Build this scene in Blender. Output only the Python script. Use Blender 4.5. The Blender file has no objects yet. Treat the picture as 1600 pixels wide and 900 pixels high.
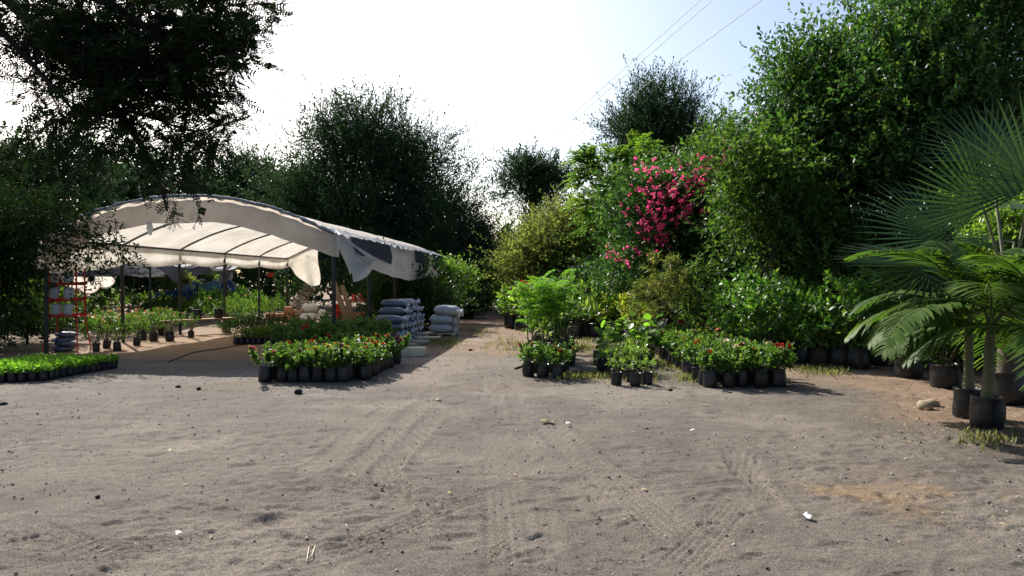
import bpy, math, random
import numpy as np

# ------------------------------------------------------------------ camera, sky, sun, exposure
scn = bpy.context.scene
col = scn.collection
FPX, HOR, CAMZ = 1150.0, 440.0, 1.5
cam_d = bpy.data.cameras.new("camera")
cam = bpy.data.objects.new("camera", cam_d)
col.objects.link(cam)
cam_d.lens = 36.0 * FPX / 1600.0
cam_d.sensor_width = 36.0
cam_d.clip_end = 2000.0
cam.location = (0, 0, CAMZ)
cam.rotation_euler = (math.radians(90) - math.atan((450 - HOR) / FPX), 0, 0)
scn.camera = cam

SUN_EL, SUN_AZ = math.radians(37.0), math.radians(34.0)      # azimuth: left of straight ahead
SUN_DIR = np.array([-math.sin(SUN_AZ) * math.cos(SUN_EL), math.cos(SUN_AZ) * math.cos(SUN_EL), math.sin(SUN_EL)])
world = bpy.data.worlds.new("World")
scn.world = world
world.use_nodes = True
wn = world.node_tree.nodes
wl = world.node_tree.links
for n in list(wn):
    wn.remove(n)
wo = wn.new("ShaderNodeOutputWorld")
wb = wn.new("ShaderNodeBackground")
ws = wn.new("ShaderNodeTexSky")
ws.sky_type = 'NISHITA'
ws.sun_disc = False
ws.sun_elevation = SUN_EL
ws.sun_rotation = -SUN_AZ
ws.altitude = 100
ws.air_density = 1.0
ws.dust_density = 3.0
ws.ozone_density = 1.6
wb.inputs["Strength"].default_value = 0.105
wl.new(ws.outputs[0], wb.inputs[0])
wl.new(wb.outputs[0], wo.inputs[0])

sun_d = bpy.data.lights.new("sun", 'SUN')
sun_d.energy = 5.0
sun_d.angle = math.radians(0.5)
sun_d.color = (1.0, 0.95, 0.87)
sun = bpy.data.objects.new("sun", sun_d)
col.objects.link(sun)
from mathutils import Vector
sun.rotation_euler = Vector((-SUN_DIR[0], -SUN_DIR[1], -SUN_DIR[2])).to_track_quat('-Z', 'Y').to_euler()
sun.location = (-20, 30, 30)

scn.view_settings.view_transform = 'Standard'
scn.view_settings.look = 'None'
scn.view_settings.gamma = 1.0
scn.view_settings.exposure = 0.9
scn.view_settings.use_curve_mapping = False
cy = scn.cycles
cy.use_denoising = True
cy.max_bounces = 6
cy.diffuse_bounces = 3
cy.glossy_bounces = 2
cy.transmission_bounces = 4
cy.transparent_max_bounces = 6
cy.sample_clamp_indirect = 6.0

# ------------------------------------------------------------------ helpers
R = np.random.default_rng(7)
random.seed(7)


def at(x, y):
    """ground point seen at photo pixel x, y"""
    Y = FPX * CAMZ / (y - HOR)
    return ((x - 800) / FPX * Y, Y)


def pt(x, y, Y):
    return np.array([(x - 800) / FPX * Y, Y, CAMZ + (HOR - y) / FPX * Y])


def nrm(a):
    return a / np.maximum(np.linalg.norm(a, axis=-1, keepdims=True), 1e-9)


def _hash(ix, iy, iz, s):
    h = (ix * 374761393 + iy * 668265263 + iz * 2147483647 + s * 974634777) & 0xFFFFFFFF
    h = ((h ^ (h >> 13)) * 1274126177) & 0xFFFFFFFF
    return ((h ^ (h >> 16)) & 0xFFFF) / 65535.0


def vnoise(x, y, z=0.0, s=0):
    x = np.asarray(x, float); y = np.asarray(y, float); z = np.zeros_like(x) + z
    ix, iy, iz = np.floor(x).astype(np.int64), np.floor(y).astype(np.int64), np.floor(z).astype(np.int64)
    fx, fy, fz = x - ix, y - iy, z - iz
    fx, fy, fz = [f * f * (3 - 2 * f) for f in (fx, fy, fz)]
    o = 0
    for a in (0, 1):
        for b in (0, 1):
            for c in (0, 1):
                w = (fx if a else 1 - fx) * (fy if b else 1 - fy) * (fz if c else 1 - fz)
                o = o + w * _hash(ix + a, iy + b, iz + c, s)
    return o * 2 - 1


class G:
    """collects triangles and quads with one random value per piece"""
    def __init__(s):
        s.V, s.T, s.Q, s.r, s.n = [], [], [], [], 0
        s.tm, s.qm = [], []

    def add(s, V, F, rnd=0.5, m=0):
        V = np.asarray(V, float).reshape(-1, 3)
        F = np.asarray(F, np.int64)
        if F.shape[-1] == 3:
            s.T.append(F.reshape(-1, 3) + s.n); s.tm.append(np.full(len(s.T[-1]), m))
        else:
            s.Q.append(F.reshape(-1, 4) + s.n); s.qm.append(np.full(len(s.Q[-1]), m))
        s.V.append(V)
        s.r.append(np.zeros(len(V)) + rnd)
        s.n += len(V)
        return s

    def mesh(s, name, mats, smooth=False):
        me = bpy.data.meshes.new(name)
        V = np.concatenate(s.V)
        T = np.concatenate(s.T) if s.T else np.zeros((0, 3), np.int64)
        Q = np.concatenate(s.Q) if s.Q else np.zeros((0, 4), np.int64)
        me.vertices.add(len(V))
        me.vertices.foreach_set("co", V.astype(np.float32).ravel())
        nl = T.size + Q.size
        me.loops.add(nl)
        me.loops.foreach_set("vertex_index", np.concatenate([T.ravel(), Q.ravel()]).astype(np.int32))
        me.polygons.add(len(T) + len(Q))
        ls = np.concatenate([np.arange(len(T)) * 3, T.size + np.arange(len(Q)) * 4]).astype(np.int32)
        me.polygons.foreach_set("loop_start", ls)
        mi = np.concatenate(s.tm + s.qm).astype(np.int32)
        me.polygons.foreach_set("material_index", mi)
        if smooth:
            me.polygons.foreach_set("use_smooth", np.ones(len(ls), bool))
        a = me.attributes.new("rnd", 'FLOAT', 'POINT')
        a.data.foreach_set("value", np.concatenate(s.r).astype(np.float32))
        for m in (mats if isinstance(mats, (list, tuple)) else [mats]):
            me.materials.append(m)
        me.update(calc_edges=True)
        return me


def link(name, me, parent=None, loc=None, rot=None, scale=None):
    o = bpy.data.objects.new(name, me)
    col.objects.link(o)
    if parent is not None:
        o.parent = parent
    if loc is not None:
        o.location = loc
    if rot is not None:
        o.rotation_euler = rot
    if scale is not None:
        o.scale = (scale,) * 3 if np.isscalar(scale) else scale
    return o


def tag(o, label=None, cat=None, group=None, kind=None):
    if label:
        o["label"] = label
    if cat:
        o["category"] = cat
    if group:
        o["group"] = group
    if kind:
        o["kind"] = kind
    return o


ORD = ['first', 'second', 'third', 'fourth', 'fifth', 'sixth', 'seventh', 'eighth', 'ninth', 'tenth', 'eleventh', 'twelfth',
       'thirteenth', 'fourteenth', 'fifteenth', 'sixteenth', 'seventeenth', 'eighteenth', 'nineteenth', 'twentieth']

# ---- shape makers


def tube(path, rad, sides=6, cap=True, g=None, rnd=0.5, m=0):
    P = np.asarray(path, float)
    n = len(P)
    rad = np.zeros(n) + rad
    T = nrm(np.gradient(P, axis=0))
    up = np.array([0, 0, 1.0]) if abs(T[0][2]) < 0.9 else np.array([1.0, 0, 0])
    A = nrm(np.cross(T, up)); B = np.cross(T, A)
    th = np.arange(sides) / sides * 2 * np.pi
    V = P[:, None] + rad[:, None, None] * (A[:, None] * np.cos(th)[None, :, None] + B[:, None] * np.sin(th)[None, :, None])
    i = np.arange(n - 1)[:, None]; j = np.arange(sides)[None]
    k = (j + 1) % sides
    F = np.stack([i * sides + j, i * sides + k, (i + 1) * sides + k, (i + 1) * sides + j], -1).reshape(-1, 4)
    g = g or G()
    g.add(V, F, rnd, m)
    if cap:
        for e, c in ((0, P[0]), (n - 1, P[-1])):
            ring = V[e]
            tri = [(sides, (q + 1) % sides, q) if e == 0 else (sides, q, (q + 1) % sides) for q in range(sides)]
            g.add(np.vstack([ring, c]), tri, rnd, m)
    return g


def box(c, s, g=None, rz=0.0, rnd=0.5, m=0, bev=0.0, rx=0.0, ry=0.0):
    """box with bevelled corners; centre c, size s"""
    g = g or G()
    hx, hy, hz = np.array(s) / 2.0
    b = bev if bev else min(hx, hy, hz) * 0.08
    V = []
    for z, inn in ((-hz, b), (-hz + b, 0), (hz - b, 0), (hz, b)):
        x, y = hx - inn, hy - inn
        V += [(-x, -y, z), (x, -y, z), (x, y, z), (-x, y, z)]
    V = np.array(V)
    F = [(3, 2, 1, 0), (12, 13, 14, 15)]
    for l in range(3):
        for k in range(4):
            a = l * 4 + k; bb = l * 4 + (k + 1) % 4
            F.append((a, bb, bb + 4, a + 4))
    for ang, (p, q) in ((rx, (1, 2)), (ry, (2, 0)), (rz, (0, 1))):
        if ang:
            ca, sa = math.cos(ang), math.sin(ang)
            W = V.copy()
            W[:, p] = V[:, p] * ca - V[:, q] * sa
            W[:, q] = V[:, p] * sa + V[:, q] * ca
            V = W
    g.add(V + np.array(c), F, rnd, m)
    return g


def lathe(prof, sides=16, g=None, m=0, rnd=0.5, wob=0.0, seed=0, c=(0, 0, 0)):
    prof = np.asarray(prof, float)
    th = np.arange(sides) / sides * 2 * np.pi
    r = prof[:, 0][:, None] * (1 + wob * vnoise(np.cos(th)[None] * 2.3 + 5, np.sin(th)[None] * 2.3 + prof[:, 1][:, None] * 9, 0, seed))
    V = np.stack([r * np.cos(th), r * np.sin(th), np.broadcast_to(prof[:, 1][:, None], r.shape)], -1) + np.array(c)
    n = len(prof)
    i = np.arange(n - 1)[:, None]; j = np.arange(sides)[None]; k = (j + 1) % sides
    F = np.stack([i * sides + j, i * sides + k, (i + 1) * sides + k, (i + 1) * sides + j], -1).reshape(-1, 4)
    g = g or G()
    g.add(V, F, rnd, m)
    return g


def sheet(fn, nu, nv, g=None, m=0, rnd=0.5):
    """grid surface from fn(u, v) with u, v arrays in 0..1"""
    u, v = np.meshgrid(np.linspace(0, 1, nu), np.linspace(0, 1, nv), indexing='ij')
    V = fn(u, v)
    i = np.arange(nu - 1)[:, None]; j = np.arange(nv - 1)[None]
    F = np.stack([i * nv + j, (i + 1) * nv + j, (i + 1) * nv + j + 1, i * nv + j + 1], -1).reshape(-1, 4)
    g = g or G()
    g.add(V.reshape(-1, 3), F, rnd, m)
    return g


LEAF2 = (np.array([(0, 0, 0), (-.5, .45, .10), (0, 1, -.06), (.5, .45, .10)], float), np.array([(0, 2, 1), (0, 3, 2)]))
LEAF6 = (np.array([(0, 0, 0), (-.40, .22, .07), (-.46, .58, .05), (0, 1, -.16), (.46, .58, .05), (.40, .22, .07), (0, .5, 0)], float),
         np.array([(6, 1, 0), (6, 2, 1), (6, 3, 2), (6, 4, 3), (6, 5, 4), (6, 0, 5)]))
_a = np.linspace(0, 2 * np.pi, 10, endpoint=False)
ROUND = (np.vstack([np.stack([.5 * np.sin(_a), .5 - .5 * np.cos(_a), .10 * np.abs(np.sin(_a))], 1), [(0, .5, 0)]]),
         np.array([(10, (k + 1) % 10, k) for k in range(10)]))


def leaves(g, P, D, N, L, W, tmpl=LEAF2, rnd=None, m=0):
    P = P.reshape(-1, 3); D = nrm(D.reshape(-1, 3)); N = N.reshape(-1, 3)
    X = nrm(np.cross(D, N)); Z = np.cross(X, D)
    n = len(P)
    L = (np.zeros(n) + L)[:, None, None]; W = (np.zeros(n) + W)[:, None, None]
    t, f = tmpl
    V = P[:, None] + L * (X[:, None] * t[None, :, 0:1] * W + D[:, None] * t[None, :, 1:2] + Z[:, None] * t[None, :, 2:3])
    F = f[None] + (np.arange(n) * len(t))[:, None, None]
    r = R.random(n) if rnd is None else rnd.reshape(-1)
    g.add(V, F.reshape(-1, f.shape[1]), np.repeat(r, len(t)), m)
    return g


def shoots(g, P, D, L, k, ll, lw, spread=.8, up=.25, jit=.35, droop=0.0, tmpl=LEAF2, m=0, upn=1.0):
    N = len(P)
    P = P.reshape(N, 1, 3); D = nrm(D).reshape(N, 1, 3)
    L = (np.zeros(N) + L).reshape(N, 1, 1)
    t = ((np.arange(k) + .7) / k).reshape(1, k, 1)
    pos = P + D * L * t
    pos = pos - np.array([0, 0, 1.0]) * droop * L * t * t
    ref = np.where(np.abs(D[..., 2:3]) < .9, np.array([0, 0, 1.0]), np.array([1.0, 0, 0]))
    A = nrm(np.cross(D, ref)); B = np.cross(D, A)
    ph = (np.arange(k) * 2.4).reshape(1, k, 1) + R.random((N, 1, 1)) * 6.28
    rad = A * np.cos(ph) + B * np.sin(ph)
    sp = spread * (1 - .5 * t)
    dr = D * (1 - sp) + rad * sp + np.array([0, 0, 1.0]) * (up - droop * .5) + R.normal(0, jit, (N, k, 3))
    nn = np.array([0, 0, 1.0]) * upn + R.normal(0, .55, (N, k, 3)) + rad * .2
    r = .55 * R.random((N, 1)) + .45 * R.random((N, k))
    sz = ll * (.7 + .6 * R.random((N, k)))
    leaves(g, pos, dr, nn, sz.reshape(-1), lw, tmpl, r, m)
    return g


# ------------------------------------------------------------------ materials
def new_mat(name):
    m = bpy.data.materials.new(name)
    m.use_nodes = True
    nt = m.node_tree
    for n in list(nt.nodes):
        nt.nodes.remove(n)
    out = nt.nodes.new("ShaderNodeOutputMaterial")
    return m, nt, out


def ramp(nt, fac, stops):
    r = nt.nodes.new("ShaderNodeValToRGB")
    el = r.color_ramp.elements
    while len(el) < len(stops):
        el.new(0.5)
    for e, (p, c) in zip(el, stops):
        e.position = p
        e.color = (*c, 1)
    nt.links.new(fac, r.inputs[0])
    return r.outputs[0]


def leaf_mat(name, cols, trans=.35, rough=.45, tcol=None, spec=.35):
    m, nt, out = new_mat(name)
    at_ = nt.nodes.new("ShaderNodeAttribute"); at_.attribute_name = "rnd"
    oi = nt.nodes.new("ShaderNodeObjectInfo")
    ad = nt.nodes.new("ShaderNodeMath"); ad.operation = 'MULTIPLY_ADD'
    nt.links.new(oi.outputs["Random"], ad.inputs[0]); ad.inputs[1].default_value = .16
    sb = nt.nodes.new("ShaderNodeMath"); sb.operation = 'SUBTRACT'
    nt.links.new(at_.outputs["Fac"], sb.inputs[0]); sb.inputs[1].default_value = .08
    nt.links.new(sb.outputs[0], ad.inputs[2])
    n = len(cols)
    c = ramp(nt, ad.outputs[0], [(i / (n - 1) * .96 + .02, cc) for i, cc in enumerate(cols)])
    p = nt.nodes.new("ShaderNodeBsdfPrincipled")
    p.inputs["Roughness"].default_value = rough
    p.inputs["Specular IOR Level"].default_value = spec
    nt.links.new(c, p.inputs["Base Color"])
    t = nt.nodes.new("ShaderNodeBsdfTranslucent")
    mc = nt.nodes.new("ShaderNodeMix"); mc.data_type = 'RGBA'; mc.blend_type = 'MULTIPLY'
    mc.inputs[0].default_value = 1.0
    nt.links.new(c, mc.inputs[6])
    mc.inputs[7].default_value = (*(tcol or (2.0, 2.3, 1.0)), 1)
    nt.links.new(mc.outputs[2], t.inputs[0])
    mx = nt.nodes.new("ShaderNodeMixShader")
    mx.inputs[0].default_value = trans
    nt.links.new(p.outputs[0], mx.inputs[1]); nt.links.new(t.outputs[0], mx.inputs[2])
    nt.links.new(mx.outputs[0], out.inputs[0])
    return m


def solid(name, c1, c2=None, rough=.6, scale=8.0, bump=0.0, bscale=None, spec=.3, metal=0.0, trans=0.0, detail=6.0, stretch=None):
    m, nt, out = new_mat(name)
    tc = nt.nodes.new("ShaderNodeTexCoord")
    src = tc.outputs["Object"]
    if stretch:
        mp = nt.nodes.new("ShaderNodeMapping"); mp.inputs["Scale"].default_value = stretch
        nt.links.new(src, mp.inputs[0]); src = mp.outputs[0]
    nz = nt.nodes.new("ShaderNodeTexNoise")
    nz.inputs["Scale"].default_value = scale; nz.inputs["Detail"].default_value = detail
    nz.inputs["Roughness"].default_value = .65
    nt.links.new(src, nz.inputs[0])
    c2 = c2 or tuple(x * .75 for x in c1)
    c = ramp(nt, nz.outputs[0], [(.32, c2), (.68, c1)])
    p = nt.nodes.new("ShaderNodeBsdfPrincipled")
    p.inputs["Roughness"].default_value = rough; p.inputs["Metallic"].default_value = metal
    p.inputs["Specular IOR Level"].default_value = spec
    nt.links.new(c, p.inputs["Base Color"])
    if bump:
        b = nt.nodes.new("ShaderNodeBump")
        b.inputs["Strength"].default_value = bump; b.inputs["Distance"].default_value = .01
        n2 = nt.nodes.new("ShaderNodeTexNoise")
        n2.inputs["Scale"].default_value = bscale or scale * 5; n2.inputs["Detail"].default_value = 5
        nt.links.new(src, n2.inputs[0])
        nt.links.new(n2.outputs[0], b.inputs["Height"]); nt.links.new(b.outputs[0], p.inputs["Normal"])
    last = p.outputs[0]
    if trans:
        t = nt.nodes.new("ShaderNodeBsdfTranslucent"); nt.links.new(c, t.inputs[0])
        mx = nt.nodes.new("ShaderNodeMixShader"); mx.inputs[0].default_value = trans
        nt.links.new(last, mx.inputs[1]); nt.links.new(t.outputs[0], mx.inputs[2]); last = mx.outputs[0]
    nt.links.new(last, out.inputs[0])
    return m


M = {}
M['mesquite'] = leaf_mat("mesquite_leaf", [(.014, .030, .016), (.024, .046, .022), (.036, .062, .028), (.055, .085, .034)], .24, .7, (1.3, 1.6, 1.1), spec=.10)
M['midgreen'] = leaf_mat("mid_green_leaf", [(.022, .045, .012), (.04, .075, .018), (.065, .11, .025), (.11, .16, .035)], .38, .6, spec=.15)
M['ficus'] = leaf_mat("glossy_broad_leaf", [(.016, .042, .016), (.028, .066, .022), (.05, .10, .028), (.12, .17, .034)], .36, .45, (1.7, 2.1, 1.0), spec=.25)
M['lightgreen'] = leaf_mat("light_green_leaf", [(.05, .10, .018), (.085, .15, .025), (.13, .20, .035), (.19, .25, .05)], .4, .42)
M['olive'] = leaf_mat("yellow_olive_leaf", [(.055, .07, .026), (.09, .105, .038), (.13, .14, .052), (.18, .165, .075)], .45, .7, spec=.1)
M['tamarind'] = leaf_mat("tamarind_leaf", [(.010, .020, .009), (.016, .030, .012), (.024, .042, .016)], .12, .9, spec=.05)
M['rose'] = leaf_mat("rose_leaf", [(.03, .065, .018), (.05, .10, .024), (.085, .145, .032), (.15, .19, .05)], .38, .45, spec=.25)
M['seedling'] = leaf_mat("seedling_leaf", [(.08, .17, .02), (.13, .24, .03), (.19, .31, .045)], .5, .5)
M['feather'] = leaf_mat("feathery_lime_leaf", [(.06, .14, .015), (.10, .20, .02), (.15, .26, .03)], .5, .5)
M['strap'] = leaf_mat("strap_leaf", [(.05, .10, .02), (.09, .16, .03), (.16, .23, .05), (.25, .28, .09)], .35, .35, spec=.5)
M['glossy'] = leaf_mat("shiny_shrub_leaf", [(.028, .07, .015), (.048, .11, .02), (.08, .16, .028), (.15, .22, .04)], .36, .40, spec=.35)
M['croton'] = leaf_mat("croton_leaf", [(.05, .10, .015), (.10, .16, .02), (.20, .22, .03), (.26, .14, .03)], .4, .35)
M['palm'] = leaf_mat("palm_leaf", [(.020, .046, .011), (.034, .07, .014), (.055, .105, .018), (.14, .16, .04)], .38, .5, spec=.15)
M['fan'] = leaf_mat("fan_palm_leaf", [(.013, .032, .018), (.022, .046, .022), (.040, .068, .026)], .22, .40, spec=.3)
M['needle'] = leaf_mat("feathery_needle", [(.09, .12, .045), (.13, .16, .06), (.17, .19, .08), (.28, .16, .08)], .45, .6)
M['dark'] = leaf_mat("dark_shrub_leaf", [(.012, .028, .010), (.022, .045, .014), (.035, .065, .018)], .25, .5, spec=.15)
M['grass'] = leaf_mat("grass_blade", [(.07, .085, .03), (.11, .125, .045), (.18, .165, .08), (.24, .20, .11)], .35, .6)
M['bougain'] = leaf_mat("bougainvillea_bract", [(.58, .03, .14), (.74, .06, .22), (.82, .14, .28)], .55, .6, (1.2, 1.2, 1.2))
for nm, c in dict(red=(.50, .012, .015), crimson=(.22, .008, .02), orange=(.62, .13, .03), pink=(.65, .12, .20), salmon=(.65, .25, .14),
                  yellow=(.68, .48, .06), cream=(.7, .6, .38), white=(.75, .72, .65)).items():
    M['fl_' + nm] = leaf_mat("petal_" + nm, [tuple(x * .75 for x in c), c], .3, .55, (1.1, 1.1, 1.1))
M['litter'] = leaf_mat("dry_leaf", [(.10, .06, .03), (.20, .13, .06), (.34, .26, .12), (.45, .36, .18)], .2, .7, (1, 1, 1))
M['silhouettebark'] = solid("dark_bark", (.035, .028, .022), (.018, .014, .012), .95, 8)  # tamarind bark darkened: its backlit silhouette is put into the colour
M['bark'] = solid("bark", (.13, .10, .075), (.06, .045, .035), .9, 6, .6, 30, stretch=(1, 1, .3))
M['twig'] = solid("twig", (.16, .13, .07), (.08, .07, .04), .8, 20)
M['greenstem'] = solid("green_stem", (.10, .14, .04), (.06, .09, .03), .6, 12)
M['palmstem'] = solid("palm_stem", (.17, .18, .10), (.10, .10, .06), .7, 5, .4, 25, stretch=(1, 1, 4))
M['bag'] = solid("black_nursery_bag", (.016, .016, .018), (.008, .008, .009), .38, 14, .5, 40, spec=.45)
M['soil'] = solid("potting_soil", (.07, .05, .035), (.03, .022, .016), .95, 40, .8, 120)
M['steel'] = solid("dark_painted_steel", (.02, .022, .024), (.035, .03, .026), .5, 15)
M['rib'] = solid("grey_rib_steel", (.10, .10, .095), (.06, .06, .055), .55, 10)
M['tarp'] = solid("white_tarp", (.80, .76, .69), (.58, .53, .45), .6, 1.5, .5, 9, trans=.42)
M['band'] = solid("beige_tarp", (.82, .72, .60), (.62, .52, .42), .65, 1.6, .45, 12, trans=.55)
M['curtain'] = solid("silver_side_tarp", (.66, .67, .68), (.50, .50, .50), .45, 1.4, .15, 10, trans=.55, stretch=(.4, .4, 3))
M['net'] = solid("black_shade_net", (.014, .015, .02), (.022, .023, .03), .8, 30, trans=.03)
M['greynet'] = solid("grey_shade_net", (.20, .20, .21), (.13, .13, .14), .8, 3, trans=.3)
M['netedge'] = solid("frayed_net_edge", (.30, .31, .33), (.05, .05, .06), .7, 26, .6, 60)
M['sackblue'] = solid("blue_grey_sack", (.085, .105, .145), (.06, .075, .105), .42, 5, .35, 18, spec=.5)
M['sackgrey'] = solid("silver_grey_sack", (.40, .40, .42), (.30, .30, .32), .36, 5, .35, 18, spec=.5)
M['neck'] = solid("white_sack_neck", (.78, .79, .82), (.6, .62, .66), .4, 20, .3, 40, trans=.25)
M['whitesack'] = solid("white_woven_sack", (.60, .58, .53), (.45, .43, .38), .7, 7, .3, 60)
M['redpaint'] = solid("red_painted_metal", (.55, .035, .02), (.42, .025, .015), .45, 12)
M['redplastic'] = solid("red_plastic", (.50, .035, .02), (.40, .03, .02), .4, 10)
M['terracotta'] = solid("terracotta", (.42, .20, .11), (.32, .14, .08), .8, 8, .2)
M['wood'] = solid("weathered_wood", (.38, .25, .14), (.26, .16, .09), .8, 5, .3, 25, stretch=(1, 1, .12))
M['foam'] = solid("pale_foam_block", (.62, .55, .40), (.42, .34, .22), .85, 7, .5, 30)
M['stone'] = solid("flagstone", (.36, .30, .22), (.20, .16, .11), .9, 5, .6, 30)
M['concrete'] = solid("concrete_kerb", (.36, .32, .27), (.25, .21, .17), .9, 6, .5, 50)
M['card'] = solid("egg_tray_pulp", (.38, .34, .27), (.27, .23, .18), .9, 10, .3)
M['paper'] = solid("white_paper", (.8, .79, .75), (.7, .69, .64), .8, 12)
M['wire'] = solid("black_wire", (.02, .02, .02), None, .5)
M['cable'] = solid("grey_cable", (.12, .12, .125), None, .5)
M['carblue'] = solid("dark_blue_car_paint", (.008, .025, .12), (.006, .02, .10), .25, 2, spec=.6)
M['glassdark'] = solid("car_glass", (.05, .10, .16), (.03, .07, .12), .08, 2, spec=.8)
M['chrome'] = solid("silver_metal", (.6, .6, .6), None, .3, 3, metal=.6)
M['tyre'] = solid("rubber", (.02, .02, .02), None, .8)
M['pebble'] = leaf_mat("pebble", [(.09, .08, .07), (.15, .13, .11), (.20, .18, .155), (.50, .47, .42)], .0, .9)


def ground_mat():
    m, nt, out = new_mat("dirt_yard")
    N, L = nt.nodes, nt.links
    geo = N.new("ShaderNodeNewGeometry")

    def noise(scale, detail=5, rough=.6, mapping=None):
        n = N.new("ShaderNodeTexNoise")
        n.inputs["Scale"].default_value = scale; n.inputs["Detail"].default_value = detail
        n.inputs["Roughness"].default_value = rough
        L.new(geo.outputs["Position"], n.inputs[0])
        return n.outputs[0]

    def mix(fac, a, b, bt='MIX'):
        x = N.new("ShaderNodeMix"); x.data_type = 'RGBA'; x.blend_type = bt
        if isinstance(fac, float):
            x.inputs[0].default_value = fac
        else:
            L.new(fac, x.inputs[0])
        for s, v in ((6, a), (7, b)):
            if isinstance(v, tuple):
                x.inputs[s].default_value = (*v, 1)
            else:
                L.new(v, x.inputs[s])
        return x.outputs[2]

    def attr(nm):
        a = N.new("ShaderNodeAttribute"); a.attribute_name = nm
        return a.outputs["Fac"]

    grey = ramp(nt, noise(1.1, 8, .7), [(.30, (.086, .073, .061)), (.5, (.127, .108, .091)), (.72, (.170, .147, .123))])
    soil = ramp(nt, noise(1.7, 8, .7), [(.28, (.115, .078, .054)), (.5, (.18, .125, .088)), (.75, (.25, .185, .13))])
    base = mix(attr("damp"), grey, ramp(nt, noise(2.3, 8, .7), [(.3, (.082, .071, .062)), (.7, (.136, .118, .102))]))
    base = mix(attr("soil"), base, soil)
    base = mix(attr("sand"), base, ramp(nt, noise(7, 6), [(.3, (.17, .115, .066)), (.7, (.235, .165, .098))]))
    base = mix(attr("pale"), base, (.25, .215, .18))
    base = mix(attr("slab"), base, ramp(nt, noise(1.5, 8, .7), [(.3, (.15, .098, .062)), (.7, (.25, .172, .112))]))
    grain = ramp(nt, noise(105, 4, .85), [(.33, (.22, .22, .23)), (.5, (.95, .95, .95)), (.67, (2.2, 2.15, 2.05))])
    base = mix(1.0, base, grain, 'MULTIPLY')
    vo = N.new("ShaderNodeTexVoronoi"); vo.inputs["Scale"].default_value = 75
    L.new(geo.outputs["Position"], vo.inputs[0])
    peb = ramp(nt, vo.outputs["Color"], [(.0, (.7, .7, .7)), (.5, (1, 1, 1)), (1, (1.3, 1.3, 1.3))])
    base = mix(.55, base, mix(1.0, base, peb, 'MULTIPLY'))
    p = N.new("ShaderNodeBsdfPrincipled")
    p.inputs["Roughness"].default_value = .95; p.inputs["Specular IOR Level"].default_value = .15
    L.new(base, p.inputs["Base Color"])
    b1 = N.new("ShaderNodeBump"); b1.inputs["Strength"].default_value = .9; b1.inputs["Distance"].default_value = .012
    L.new(noise(45, 8, .75), b1.inputs["Height"])
    b2 = N.new("ShaderNodeBump"); b2.inputs["Strength"].default_value = .7; b2.inputs["Distance"].default_value = .006
    L.new(noise(170, 4, .8), b2.inputs["Height"]); L.new(b1.outputs[0], b2.inputs["Normal"])
    L.new(b2.outputs[0], p.inputs["Normal"])
    L.new(p.outputs[0], out.inputs[0])
    return m


M['ground'] = ground_mat()

# ------------------------------------------------------------------ ground: one sheet, finely divided where the yard is near
def ss(a, b, x):
    t = np.clip((x - a) / (b - a), 0, 1)
    return t * t * (3 - 2 * t)


CAN_O = np.array([-9.75, 15.4]); CAN_A = math.radians(4.0)
CAN_W, CAN_L, BAYS = 6.15, 13.5, 5
AX, AY = np.array([math.cos(CAN_A), -math.sin(CAN_A)]), np.array([math.sin(CAN_A), math.cos(CAN_A)])


def can(lx, ly):
    p = CAN_O + AX * lx + AY * ly
    return float(p[0]), float(p[1])


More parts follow.
